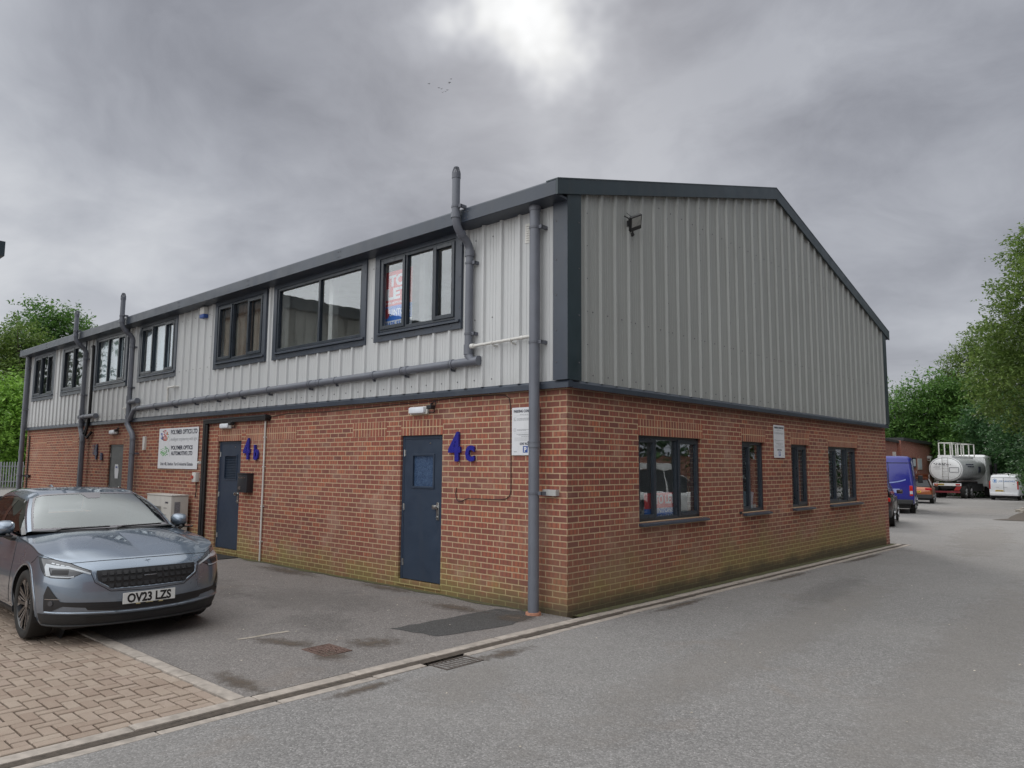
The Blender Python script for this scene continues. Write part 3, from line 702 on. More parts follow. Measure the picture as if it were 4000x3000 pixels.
# kerb stones and channel blocks laid end to end
def stones(name,x0,x1,ztop,depth,runs,seed,gap=.010):
    rnd=random.Random(seed); b=MB()
    for y0,y1 in runs:
        y=y0
        while y<y1-.05:
            l=min(.915,y1-y); c=(y+l/2); dx=rnd.uniform(-.006,.006); dzz=rnd.uniform(-.004,.004); z=G(c)+ztop+dzz
            k=len(b.v); b.box(x0+dx,x1+dx,y+gap/2,y+l-gap/2,z-depth,z,0,None,.008)
            for q in range(k,len(b.v)):
                vx,vy,vz=b.v[q]; e=.006*noise.noise((vx*9+seed,vy*7,0)); b.v[q]=(vx+e,vy,vz+G(vy)-G(c)+.5*e)
            y+=l
    struct(name,b,MKERB,smooth=30)
stones('kerb',KX0,KX1+.012,.016,.12,[(-14.2,13.0)],1)
stones('channel_blocks',CX0,CX1,.004,.1,[(-14.1,-2.56),(-2.03,13.1)],2)
b=MB(); sheet(b,KX1-.003,CX0+.010,-14.2,13.2,.0045,2,60); struct('gutter',b,MDIRT)
# kerb between block paving and yard
b=MB(); x=KX0-.004; rnd=random.Random(5)
while x>-12:
    b.box(x-.91,x-.004,-4.30,-4.178,-.09,.018+rnd.uniform(-.003,.003),0,None,.007); x-=.915
struct('kerb',b,MKERB,smooth=30)
# herringbone block paving, every block modelled
def paver(t):
    oc=t.n('TexCoord',out=3); g=t.n('NewGeometry',out=8)
    c=t.ramp(g,[(0,(.31,.24,.195)),(.3,(.37,.30,.245)),(.6,(.42,.345,.285)),(.85,(.35,.275,.23)),(1,(.45,.38,.315))])
    n=t.noise(oc,2.,5,.6); c=t.mix(t.maprange(n,.45,.7,0.,.45),c,(.26,.19,.15))
    f=t.noise(oc,260,4,.7); c=t.mix(t.maprange(f,.3,.72,.0,.6),c,(.22,.16,.12)); c=t.mix(t.maprange(t.noise(oc,180,2),.6,.8,0.,.6),c,(.62,.53,.43))
    return pbr(t,c,.88,0,f,.5,.004,spec=.25)
MPAVE=mat('paving_block',paver)
b=MB(); rnd=random.Random(9)
def pblock(x0,x1,y0,y1):
    g=.0062; z=.0125+rnd.uniform(-.004,.004); c=.005; x0+=g;x1-=g;y0+=g;y1-=g; tx=rnd.uniform(-.002,.002)
    b.mesh([(x0,y0,z-.03),(x1,y0,z-.03),(x1,y1,z-.03),(x0,y1,z-.03),(x0,y0,z-c),(x1,y0,z-c),(x1,y1,z-c),(x0,y1,z-c),(x0+c,y0+c,z+tx),(x1-c,y0+c,z-tx),(x1-c,y1-c,z-tx),(x0+c,y1-c,z+tx)],
     [(0,1,5,4),(1,2,6,5),(2,3,7,6),(3,0,4,7),(4,5,9,8),(5,6,10,9),(6,7,11,10),(7,4,8,11),(8,9,10,11)])
PXR=KX0-.006; PYT=-4.305
yy0=PYT-.1
x=PXR-.0
while x>-9: pblock(x-.2,x,PYT-.1,PYT); x-=.2
y=PYT-.1
while y>-12: pblock(PXR-.1,PXR,y-.2,y); y-=.2
X0=PXR-.1
for i in range(-92,0):
    for j in range(-76,0):
        k=(i-j)%4; x=X0+i*.1; y=yy0+j*.1
        if k==0 and i<-1: pblock(x,x+.2,y,y+.1)
        elif k==0: pblock(x,x+.1,y,y+.1)
        elif k==3 and j<-1: pblock(x,x+.1,y,y+.2)
        elif k==3: pblock(x,x+.1,y,y+.1)
struct('block_paving',b,MPAVE,weld=False)
b=MB(); b.grid(lambda u,v:(-12+(12+PXR)*u,-14.2+(14.2-4.3)*v,-.004),1,1); struct('joint_sand',b,MDIRT)
# repair patch, scars and dirt fans in the yard
def blobpoly(pts,z,seed,amp,n=6):
    out=[]
    for (x0,y0),(x1,y1) in zip(pts,pts[1:]+pts[:1]):
        for k in range(n):
            t=k/n; x=x0+(x1-x0)*t;y=y0+(y1-y0)*t; out.append((x+amp*noise.noise((x*6+seed,y*6,0)),y+amp*noise.noise((x*6,y*6+seed,3)),z))
    return out
b=MB(); b.face(blobpoly([(-1.02,-1.86),(-.99,-1.46),(-.99,-.20),(-.60,-.10),(-.30,-.14),(-.20,-.9),(-.36,-1.75)],0.,2.,.05))
b.v=[(x,y,yz(x,y)+.0035) for x,y,z in b.v]; struct('asphalt_patch',b,MPATCH)
b=MB()
b.face(blobpoly([(-1.75,-3.30),(-1.72,-2.72),(-1.66,-2.72),(-1.69,-3.30)],0.,3.,.03)); b.v=[(x,y,yz(x,y)+.004) for x,y,z in b.v]; struct('surface_scar',b,MCONC)
def fademat(name,c0,c1,amax,lo=.10,hi=.55,sc=7.):
    def fn(t):
        oc=t.n('TexCoord',out=3); gp=t.n('NewGeometry',out=0)
        r=t.vm('LENGTH',t.vm('MULTIPLY',oc,(1,1,0)),out=1)
        n=t.noise(gp,sc,7,.72); n2=t.noise(gp,sc*.35,4,.6)
        m=t.math('ADD',t.math('SUBTRACT',1.,r),t.math('ADD',t.math('MULTIPLY',t.math('SUBTRACT',n,.5),1.5),t.math('MULTIPLY',t.math('SUBTRACT',n2,.5),.9)))
        sh=pbr(t,t.mix(n,c0,c1),.93,0,t.noise(gp,70,4),.4,.006); tr=t.n('BsdfTransparent')
        return t.n('MixShader',{0:t.math('MULTIPLY',t.maprange(m,lo,hi,0.,amax),t.maprange(r,.86,1.,1.,0.)),1:tr,2:sh})
    return mat(name,fn)
MFADE=fademat('scattered_earth',(.06,.045,.036),(.17,.135,.105),.75,lo=.25,hi=.9,sc=14.)
MSTAIN=fademat('old_stain',(.08,.075,.07),(.14,.13,.12),.16,sc=5.)
MPALE=fademat('pale_wear',(.30,.28,.26),(.36,.33,.30),.28,sc=3.5)
def fan(cx,cy,rx,ry,rot,m,zf,dz=.0055,name='dirt_fan'):
    c_,s_=math.cos(rot),math.sin(rot); n=14
    b=MB(); b.grid(lambda u,v:(2*u-1,2*v-1,zf(cx+(2*u-1)*rx*c_-(2*v-1)*ry*s_,cy+(2*u-1)*rx*s_+(2*v-1)*ry*c_)+dz),n,n)
    o=obj(name,b,m,kind='structure'); o.location=(cx,cy,0); o.rotation_euler=(0,0,rot); o.scale=(rx,ry,1)
yzc=lambda x,y:yz(x,y); gz=lambda x,y:G(y)
for a in ((-1.25,-3.02,.62,.20,.35),(-.62,-2.40,.42,.34,.9),(-.35,-4.02,.60,.16,-.02),(-1.4,-.52,.75,.24,.1),(-.42,-.45,.38,.36,.3),(-5.8,-.30,1.3,.30,.0),(-3.2,-.22,.9,.22,.02),(-9.5,-.3,1.4,.35,0),(-.5,-3.0,.3,.25,0)): fan(*a,MFADE,yzc)
for a in ((.60,-1.75,.18,.55,.0),(.52,1.8,.14,1.1,.03),(.50,5.4,.12,1.5,.0),(.55,-3.4,.12,.6,.0),(.50,9.2,.14,2.0,.0)): fan(*a,MFADE,gz,.0045)
for a in ((-3.2,-1.5,1.6,.9,.2),(-1.9,-2.2,.9,.5,-.3),(-5.4,-2.4,1.8,1.2,.1)): fan(*a,MSTAIN,yzc,.0035,'stain')
for a in ((1.5,4.5,.4,2.4,.1),(-1.2,30,3,3,0.)): fan(*a,MSTAIN,gz,.0035,'stain')
for a in ((2.2,1.,.55,6.,.06),(3.9,2.,.6,7.,.06),(1.0,-2.7,.5,1.0,.5),(1.2,17,.9,7,.15),(3.4,19,.9,8,.15),(-2.,36,4.,6,.2)): fan(*a,MPALE,gz,.0025,'wear_track')
# hairline cracks across the road
b=MB()
for (x0,y0,x1,y1,s) in ((.45,11.6,9,12.4,1),(.45,13.4,10,15.0,2),(.8,1.77,.95,3.5,3)):
    n=60; pts=[]
    for k in range(n+1):
        t=k/n; x=x0+(x1-x0)*t; y=y0+(y1-y0)*t+.12*noise.noise((t*14+s*9,s,0)); pts.append((x,y))
    for (a,c),(e,f) in zip(pts,pts[1:]): b.face([(a,c-.006,G(c)+.003),(e,f-.006,G(f)+.003),(e,f+.006,G(f)+.003),(a,c+.006,G(c)+.003)])
struct('road_crack',b,MDIRT)
# small stones and leaves lying about
b=MB(); rnd=random.Random(21)
for k in range(260):
    if rnd.random()<.5: x=rnd.uniform(-8,.05); y=rnd.uniform(-3.9,-.05)*rnd.random()**.4; z=yz(x,y)
    else: x=rnd.uniform(.45,4.5); y=rnd.uniform(-4,12); z=G(y)
    if rnd.random()<.4: x=KX1+.04+rnd.uniform(-.02,.03); y=rnd.uniform(-7,12); z=G(y)-.004
    r=rnd.uniform(.005,.013); n=5; a0=rnd.random()*6
    vs=[(x+r*math.cos(a0+q*2*pi/n)*rnd.uniform(.7,1.2),y+r*math.sin(a0+q*2*pi/n)*rnd.uniform(.7,1.2),z+.002) for q in range(n)]+[(x,y,z+r*.8)]
    b.mesh(vs,[(q,(q+1)%n,n) for q in range(n)],0)
obj('grit',b,simple('grit_stone',(.42,.38,.32),.9,var=.5,scale=30),weld=False,kind='stuff')
# ================================================================ drain grate, manhole cover, mat
MIRON=simple('cast_iron',(.10,.085,.075),.7,.3,var=.35,scale=25,bs=.4)
e=empty('drain_grate','slotted iron road gully grate set in the channel by the kerb','drain cover',(.505,-2.30,0))
g=MB(); X0,X1,Y0,Y1=-.125,.125,-.235,.235
g.box(X0,X0+.022,Y0,Y1,-.03,.006); g.box(X1-.022,X1,Y0,Y1,-.03,.006); g.box(X0+.022,X1-.022,Y0,Y0+.025,-.03,.006); g.box(X0+.022,X1-.022,Y1-.025,Y1,-.03,.006)
obj('frame',g,MIRON,e)
g=MB()
for k in range(1,8):
    y=Y0+.025+k*(Y1-Y0-.05)/8; g.mesh([(X0+.022,y-.022,.004),(X1-.022,y+.004,.004),(X1-.022,y+.024,.004),(X0+.022,y-.002,.004),(X0+.022,y-.022,-.03),(X1-.022,y+.004,-.03),(X1-.022,y+.024,-.03),(X0+.022,y-.002,-.03)],[(0,1,2,3),(0,1,5,4),(3,2,6,7)])
obj('bars',g,MIRON,e,weld=False)
g=MB(); g.box(X0,X1,Y0,Y1,-.5,-.03); obj('pit',g,MBLACK,e)
MRUST=simple('rusty_iron',(.135,.085,.070),.85,.1,var=.3,scale=30,bs=.5)
e=empty('manhole_cover','small rusty patterned manhole cover set in the yard asphalt','manhole cover',(-.70,-2.90,yz(-.7,-2.9)),0)
g=MB(); g.box(-.19,.19,-.155,.155,-.02,.0045,0,None,.0); obj('lid',g,MRUST,e)
g=MB(); frame_bars(g,lambda u,w_,z:(u,z,w_),-.195,.195,-.16,.16,.016,.0,.008,.002)
for i in range(6):
    for j in range(5):
        cx=-.145+i*.058; cy=-.115+j*.0575; a=(i*37+j*61)%7*.9
        dx,dy=.021*math.cos(a),.021*math.sin(a); px,py=-dy*.28,dx*.28
        g.ext([(cx-dx-px,cy-dy-py),(cx+dx-px,cy+dy-py),(cx+dx+px,cy+dy+py),(cx-dx+px,cy-dy+py)],.004,.009)
obj('raised_pattern',g,MRUST,e,weld=False)
b=MB(); n=40; b.grid(lambda u,v:(-9.12+1.2*u,-.66+.62*v,yz(-8.5,-.3)+.012+.006*noise.noise((u*4,v*3,2))),30,16); b.box(-9.11,-7.93,-.655,-.045,.01,.026)
tag(obj('door_mat',b,simple('black_rubber',(.02,.02,.02),.85,bs=.5,scale=20)),'black rubber mat lying in front of the louvred door','door mat')
# ================================================================ signs
def letters(name,parts,label,mats,loc,cat='sign'):
    e=empty(name,label,cat,loc)
    for nm,s,size,x,z,dep,bold,sx in parts:
        g=MB(); text(g,s,size,lambda a,c,h:(a,-h,c),x,z,dep,0,bold,sx); obj(nm,g,mats,e)
    return e
letters('unit_number',[('numeral','4',.545,0,0,.030,.018,.84),('letter','c',.41,.345,-.0,.030,.014,.98)],'raised blue unit number and letter beside the right hand door',MBLUE,(-2.10,-.012,1.885))
letters('unit_number',[('numeral','4',.545,0,0,.030,.018,.84),('letter','b',.38,.40,-.01,.030,.014,.90)],'raised blue unit number and letter beside the louvred middle door',MBLUE,(-7.93,-.012,1.90))
MNAVY=simple('faded_navy',(.035,.04,.085),.5)
e=letters('unit_number',[('numeral','4',.53,0.1,0,.030,.018,.84),('letter','a',.36,.56,-.02,.030,.014,.90)],'weathered dark unit number beside the olive grey far door',MNAVY,(-16.02,-.012,1.89))
g=MB()
for k in range(6): g.box(.0,.14,-.03,-.004,.12+k*.045,.138+k*.045)
obj('bracket_bars',g,MNAVY,e,weld=False)
def panel(x0,x1,z0,z1,y,r=.0): 
    b=MB(); b.box(x0,x1,y-.006,y,z0,z1,0,None,.002); return b
# company board
e=empty('company_sign','white rectangular company board with a colourful and a green mosaic logo','sign',(-11.86,-.02,1.675))
WS,HS=1.97,.90
obj('board',MB().box(0,WS,-.008,0,0,HS,0,None,.002),MSIGNW,e)
tm=lambda a,c,h:(a,-.0085-h,c)
for s,x,z,sz,mm,wd,bo in (('POLYMER OPTICS LTD',.62,.765,.135,MINK,1.30,.005),('intelligent engineering with light',.62,.62,.105,MINKG,1.31,0.),('POLYMER OPTICS',.67,.425,.115,MINK,1.06,.005),('AUTOMOTIVE LTD',.67,.30,.115,MINK,1.06,.005),('Unit 4B, Station Yard Industrial Estate',.14,.075,.095,MINK,1.63,.002)):
    g=MB(); text(g,s,sz,tm,x,z,.001,0,bo,w=wd); obj('lettering',g,mm,e)
def mosaic(x0,z0,w_,h_,cols,seed,nm):
    rr=random.Random(seed); ms=[simple('logo_%s'%nm,c,.4) for c in cols]; g=MB(); n=9
    for i in range(n):
        for j in range(n):
            dx=(i-4)/4.5; dz_=(j-4)/4.5
            if dx*dx+dz_*dz_>1.05 or rr.random()<.38: continue
            q=w_/n; hh=h_/n; a=x0+i*q; c=z0+j*hh*(1-.05*math.sin(i)); g.box(a+.002,a+q-.003,-.0098,-.0085,c+.002,c+hh-.003,min(len(ms)-1,int(i/n*len(ms)+rr.random()*.8)))
    obj('logo',g,ms,e,weld=False)
mosaic(.09,.62,.42,.24,[(.03,.06,.35),(.04,.03,.05),(.45,.03,.03),(.55,.08,.03),(.10,.35,.08)],2,'bright')
mosaic(.12,.28,.44,.21,[(.10,.40,.10),(.16,.45,.16),(.08,.30,.12)],5,'green')
g=MB(); g.box(.565,.571,-.0098,-.0085,.60,.87); g.box(.60,.606,-.0098,-.0085,.27,.52); obj('divider_line',g,MINKG,e,weld=False)
# parking notices
def notice(name,label,mp,w_,h_,loc):
    e=empty(name,label,'sign',loc); 
    g=MB(); g.box(0,w_,0,.006,0,h_,0,mp,.004); obj('board',g,MSIGNW,e)
    t_=lambda a,c,h:mp(a,.0065+h,c)
    g=MB(); text(g,'PARKING CONDITIONS',.048*h_/.62,t_,w_/2,h_*.895,.001,0,.002,w=w_*.86,align='CENTER')
    text(g,'0345 462 56',.042*h_/.62,t_,w_/2,h_*.215,.001,0,.001,w=w_*.40,align='CENTER')
    obj('lettering',g,MINK,e)
    g=MB(); rr=random.Random(3)
    for z,x0,x1,n in ((.845,.30,.72,1),(.765,.2,.92,1),(.745,.2,.92,1),(.725,.2,.90,1),(.53,.2,.90,1),(.51,.2,.52,1),(.43,.18,.85,1),(.415,.25,.8,1),(.385,.35,.7,1),(.255,.3,.7,1)):
        x=x0*w_
        while x<x1*w_:
            l=rr.uniform(.012,.035); g.box(x,min(x+l,x1*w_),.0062,.0068,z*h_,z*h_+h_*.010,0,mp); x+=l+.006
    for zz in range(5):
        g.box(.1*w_,.9*w_,.0062,.0066,(.30+zz*.016)*h_,(.303+zz*.016)*h_,0,mp)
    g.box(.08*w_,.92*w_,.0062,.0068,.825*h_,.828*h_,0,mp); g.box(.08*w_,.92*w_,.0062,.0068,.465*h_,.468*h_,0,mp)
    frame_bars(g,mp,.07*w_,.16*w_,.50*h_,.56*h_,.004,.0062,.0068,0); g.box(.11*w_,.12*w_,.0062,.0068,.51*h_,.55*h_,0,mp)
    frame_bars(g,mp,.07*w_,.16*w_,.72*h_,.79*h_,.004,.0062,.0068,0); g.box(.09*w_,.14*w_,.0062,.0068,.735*h_,.745*h_,0,mp); g.box(.09*w_,.10*w_,.0062,.0068,.735*h_,.775*h_,0,mp)
    g.box(.07*w_,.20*w_,.0062,.0068,.075*h_,.082*h_,0,mp); g.box(.09*w_,.18*w_,.0062,.0068,.065*h_,.07*h_,0,mp); g.box(.80*w_,.90*w_,.0062,.0068,.075*h_,.082*h_,0,mp)
    obj('small_print',g,MINKG,e,weld=False)
    g=MB(); c=w_*.5; g.box(c-.058*h_*1.15,c+.058*h_*1.15,.0062,.0072,.055*h_,.19*h_,0,mp,.0); o=obj('parking_symbol',g,MINKB,e)
    g=MB(); text(g,'P',.135*h_,lambda a,cc,h:mp(a,.0074+h,cc),c,.075*h_,.001,0,.004,align='CENTER'); obj('letter',g,MSIGNW,o)
    return e
notice('parking_sign','white parking notice half hidden behind the corner downpipe','sign' and (lambda u,w_,z:(u,-w_,z)),.475,.62,(-.905,-.012,1.95))
notice('parking_sign','white parking notice between two narrow windows of the gable','sign' and (lambda u,w_,z:(w_,u,z)),.48,.60,(.012,6.08,1.985))
# letting boards behind the glass
MRED=simple('board_red',(.72,.05,.06),.45,var=.04); MBRD=simple('board_blue',(.02,.16,.62),.45,var=.04); MBWH=simple('board_white',(.75,.76,.78),.45,var=.03); MBRR=simple('board_crimson',(.5,.01,.02),.4)
def board(label,mp,w_,h_,loc,k=1.):
    e=empty('letting_board',label,'sign',loc)
    obj('panel',MB().box(0,w_,-.006,0,h_*.38,h_,0,mp),MRED,e); obj('panel',MB().box(0,w_,-.006,0,h_*.12,h_*.38,0,mp),MBRD,e); obj('panel',MB().box(0,w_,-.006,0,0,h_*.12,0,mp),MBWH,e)
    t_=lambda a,c,h:mp(a,.0005+h,c)
    g=MB()
    return e,t_
e,t_=board('red and blue letting board standing in the upper window nearest the vent pipe',lambda u,w_,z:(u,-w_,z),.70,.90,(-3.74,.02,3.96))
g=MB(); text(g,'TO',.235,t_,.13,.665,.001,0,.012,w=.40); text(g,'LET',.235,t_,.07,.455,.001,0,.012,w=.56); text(g,'www.quintons.co.uk',.065,t_,.04,.375,.001,0,.001,w=.62); text(g,'UINTONS',.145,t_,.16,.185,.001,0,.002,w=.50); obj('lettering',g,MBWH,e)
g=MB(); text(g,'01635 551441',.09,t_,.03,.022,.001,0,.003,w=.62); obj('lettering',g,MBRD,e)
g=MB(); n=24; g.ext([(.10+.062*math.cos(2*pi*i/n),.235+.085*math.sin(2*pi*i/n)) for i in range(n)],.0005,.002,lambda a,c,h:t_(a,c,h)); obj('emblem',g,MBRR,e)
e,t_=board('red and blue letting board standing inside the wide gable window',lambda u,w_,z:(w_,u,z),.86,.36,(-.125,1.93,1.075))
g=MB(); text(g,'TO LET',.17,t_,.28,.205,.001,0,.006,w=.54); text(g,'UINTONS',.095,t_,.24,.075,.001,0,.002,w=.56); obj('lettering',g,MBWH,e)
g=MB(); text(g,'01635 551441',.055,t_,.14,.002,.001,0,.002,w=.66); obj('lettering',g,MBRD,e)
# things standing behind the second gable window
e=empty('bucket','pale blue bucket and tools standing inside the narrow gable window','bucket',(-.27,5.40,1.06))
MPB=simple('pale_blue_plastic',(.50,.68,.85),.5)
g=MB(); g.tube([(0,.1,0),(0,.1,.30),(0,.1,.31)],[.10,.125,.13],20); obj('pail',g,MPB,e,smooth=40)
g=MB(); g.tube([(0,-.02+.24*t,.31+.16*math.sin(pi*t)) for t in [i/12 for i in range(13)]],.006,6); obj('handle',g,MSTEEL,e)
b=MB(); b.tube([(-.17,5.0,1.07),(-.17,5.14,1.60),(-.17,5.2,1.66)],.014,8); b.tube([(-.19,5.18,1.07),(-.19,5.06,1.45)],.04,8); b.tube([(-.17,4.98,1.58),(-.18,5.2,1.64),(-.17,5.3,1.60)],.016,8)
tag(obj('mop',b,MWPVC,smooth=40),'white mop handles leaning inside the narrow gable window','mop')
# ================================================================ lights and boxes on the walls
MDIFF=simple('frosted_diffuser',(.70,.73,.78),.35)
def bulkhead(x,z,label):
    e=empty('bulkhead_light',label,'wall light',(x,0,z),0,'bulkhead lights over the doors')
    obj('housing',MB().box(-.20,.20,-.045,0,-.058,.058,0,None,.012),MWPVC,e,smooth=35)
    obj('diffuser',MB().box(-.17,.17,-.095,-.043,-.045,.045,0,None,.02),MDIFF,e,smooth=35)
    g=MB(); g.tube([(.26,-.0,.09),(.30,-.06,.085),(.33,-.09,.05)],.013,8); g.box(.28,.38,-.14,-.06,.0,.06,0,None,.015); g.tube([(.30,-.04,.09),(.36,-.05,.12),(.42,-.07,.09),(.36,-.05,.02),(.34,-.03,-.04),(.20,-.02,-.03)],.008,6)
    obj('sensor',g,MBLACK,e)
    return e
bulkhead(-2.76,2.615,'white bulkhead light with black sensor above the right hand door')
bulkhead(-8.68,2.555,'white bulkhead light with black sensor above the louvred door')
bulkhead(-14.62,2.565,'white bulkhead light with black sensor above the olive grey far door')
# flood light on the gable
e=empty('flood_light','black flood light with motion sensor high on the grey gable','flood light',(.09,1.30,5.18)); e.scale=(.82,.82,.82)
def rotm(ax,ay,az,o=(0,0,0)):
    M=Matrix.Translation(o)@Matrix.Rotation(az,4,'Z')@Matrix.Rotation(ay,4,'Y')@Matrix.Rotation(ax,4,'X'); return lambda x,y,z:tuple(M@Vector((x,y,z)))
mp=rotm(R(30),R(35),R(-8),(.10,.02,.0))
obj('housing',MB().box(-.03,.02,-.12,.12,-.14,.13,0,mp,.015),MBLACK,e,smooth=35)
obj('lamp_glass',MB().box(.021,.024,-.095,.095,-.06,.105,0,mp),simple('lamp_glass',(.33,.34,.33),.25),e)
g=MB(); g.tube([mp(.0,-.05,-.15),mp(0,-.06,-.19)],.014,8); g.tube([mp(0,-.06,-.18),mp(0,-.06,-.21),mp(0,-.06,-.235)],[.028,.04,.02],14); obj('sensor',g,MBLACK,e,smooth=40)
g=MB(); g.box(-.04,.02,-.03,.03,-.05,.05); g.tube([(0,0,0),(.10,.03,-.02),mp(-.03,0,-.02)],.012,8); g.tube([(-.02,-.14,.10),(.02,-.08,.07),(.03,-.03,.02)],.011,8); g.tube([(.0,-.10,.16),(.04,-.03,.11),(.03,-.03,.03)],.005,6); obj('bracket',g,MBLACK,e)
# alarm box, meter box, isolator
e=empty('alarm_box','white and blue alarm bell box high between the upper windows','alarm box',(-9.75,-.10,4.98))
obj('cover',MB().box(-.10,.10,-.06,.04,-.02,.13,0,None,.012),MWPVC,e,smooth=35); obj('lower_band',MB().box(-.10,.10,-.061,.04,-.10,-.021,0,None,.008),MINKB,e,smooth=35)
tag(obj('junction_box',MB().box(-12.74,-12.62,-.05,-.0,2.10,2.42,0,None,.006),MWPVC),'narrow white box on the brick beside the company board','box')
e=empty('isolator_switch','white isolator switch box with red knob above the heat pump','switch box',(-9.88,-.0,1.51))
obj('case',MB().box(-.085,.085,-.09,0,-.10,.10,0,None,.01),MWPVC,e,smooth=35); g=MB(); g.cyl((-.04,-.09,.0),(-.04,-.12,0),.035,14); g.box(-.13,-.085,-.06,-.03,-.03,.03); obj('knob',g,simple('red_knob',(.4,.05,.03),.5),e)
g=MB(); g.tube([(0,-.03,-.10),(.02,-.03,-.3),(.0,-.03,-.42)],.010,6); obj('cable',g,MBLACKP,e)
e=empty('security_camera','small white camera on the wall between board and middle door','camera',(-9.66,-.0,1.82))
obj('mount',MB().box(-.02,.02,-.05,0,-.02,.02),MWPVC,e); g=MB(); g.cyl((-.08,-.07,-.01),(.03,-.09,.0),.03,14); obj('lens_body',g,MWPVC,e,smooth=40)
# letter box
e=empty('letter_box','black wall letter box with slot beside the louvred door','letter box',(-7.73,-.0,1.26))
MLB=simple('letterbox_black',(.022,.024,.03),.4)
obj('case',MB().box(-.19,.17,-.135,0,0,.34,0,None,.006),MLB,e,smooth=35); obj('lid',MB().box(-.195,.175,-.145,.0,.341,.365,0,None,.006),MLB,e,smooth=35)
obj('slot',MB().box(-.15,.10,-.1385,-.134,.27,.285),MSTEEL,e)
g=MB(); text(g,'4B',.085,lambda a,c,h:(a,-.1365-h,c),-.15,.055,.003,0,.002); obj('lettering',g,MSTEEL,e)
e=empty('key_pad','small key pad fixed between the louvred door and letter box','key pad',(-8.01,0,1.42))
obj('case',MB().box(-.035,.035,-.04,0,-.12,.12,0,None,.006),MBLACK,e,smooth=35); obj('button_panel',MB().box(-.025,.025,-.045,-.041,.0,.08),MWPVC,e)
# heat pump outdoor unit
e=empty('heat_pump','beige heat pump outdoor unit standing against the brick wall','heat pump',(-10.68,-.05,yz(-10.7,-.2)))
MHP=simple('beige_casing',(.54,.52,.485),.5,var=.05,grime=.2)
obj('casing',MB().box(-.60,.62,-.40,-.04,.06,1.10,0,None,.012),MHP,e,smooth=35)
obj('lid',MB().box(-.61,.63,-.41,-.03,1.101,1.125,0,None,.008),MHP,e,smooth=35)
g=MB(); 
for k in range(26): g.box(-.555+k*.028,-.548+k*.028,-.425,-.412,.16,.88)
for z in (.16,.34,.52,.70,.87): g.box(-.56,.17,-.43,-.423,z,z+.008)
obj('fan_grille',g,simple('grille_grey',(.30,.29,.27),.5),e,weld=False)
g=MB(); g.cyl((-.19,-.402,.52),(-.19,-.408,.52),.33,32); obj('fan',g,MBLACK,e)
g=MB(); 
for z in (.28,.42,.56,.70,.84): g.box(.27,.42,-.404,-.398,z,z+.02)
obj('recess_shade',g,simple('beige_shadow',(.30,.29,.27),.6),e,weld=False)  # recess shade painted as strips in a darkened casing colour
g=MB(); text(g,'DAIKIN',.045,lambda a,c,h:(a,-.4025-h,c),.33,.95,.001,0,.002); obj('lettering',g,MINK,e)
g=MB(); g.box(.6215,.624,-.33,-.21,.72,.98); g.box(.6215,.624,-.32,-.22,.30,.62); obj('rating_label',g,simple('label_grey',(.22,.22,.24),.5,var=.4,scale=40),e,weld=False)
for x in (-.45,.47): obj('foot',MB().box(x-.06,x+.06,-.42,-.02,0,.06),MBLACK,e)
# birds
MBIRD=simple('bird_plumage',(.03,.03,.035),.8)
for k,p in enumerate([(-103.2,86.6,77.6),(-101.8,88.0,76.8),(-101.4,88.4,76.6),(-101.3,88.6,75.9),(-100.9,89.0,76.1),(-100.6,89.2,76.4),(-100.2,89.3,77.8),(-100.1,89.4,77.9),(-99.9,89.5,78.6)]):
    if k==0:
        g=MB(); g.tube([(-.16,0,0),(-.08,0,.01),(.03,0,.0),(.10,0,-.01),(.20,0,-.01)],[.01,.035,.04,.025,.012],8)
        for s in (-1,1): g.mesh([(-.05,s*.03,.02),(.07,s*.03,.02),(.06,s*.16,.10),(-.03,s*.16,.10),(.09,s*.30,.04),(.03,s*.28,.04)],[(0,1,2,3),(3,2,4,5)])
        bird=obj('bird',g,MBIRD); o=bird
    else: o=bird.copy(); C.objects.link(o)
    o.location=p; o.rotation_euler=(.2*math.sin(k*2),.2*math.cos(k),2.2+.3*math.sin(k*3)); o.scale=(1.05,1.05,1.05)
    tag(o,['tiny dark bird flying alone left of the flock','tiny bird at the left end of the small curved flock','second tiny bird in the left part of the curved flock','lowest tiny bird at the bottom of the curved flock','tiny bird just right of the lowest one in the flock','tiny bird in the lower right part of the curved flock','tiny bird of the close pair, left one','tiny bird of the close pair, right one','highest tiny bird at the upper right end of the flock'][k],'bird','birds flying in a distant flock')
# ================================================================ the parked car in front
def carpaint(name,col,metal=.55,rough=.34,flake=.15,coatw=1.):
    def fn(t):
        oc=t.n('TexCoord',out=3); n=t.noise(oc,900,2); n2=t.noise(oc,1.6,4)
        c=t.mix(t.maprange(n,.3,.7,0.,flake),col,tuple(min(1,q*1.6) for q in col))
        sep=t.n('SeparateXYZ',{0:oc},out=2)
        dust=t.math('MULTIPLY',t.maprange(sep,.75,.1,0.,.45),t.maprange(t.noise(oc,6,5,.7),.35,.7))
        c=t.mix(dust,c,(.10,.09,.08))
        return t.n('BsdfPrincipled',{'Base Color':c,'Metallic':metal,'Roughness':t.math('ADD',t.maprange(n2,.3,.7,rough-.03,rough+.03),t.math('MULTIPLY',dust,.4)),'Coat Weight':coatw,'Coat Roughness':.02,'Coat IOR':1.75})
    return mat(name,fn)
MPAINT=carpaint('grey_blue_paint',(.185,.232,.295),.62,.28)
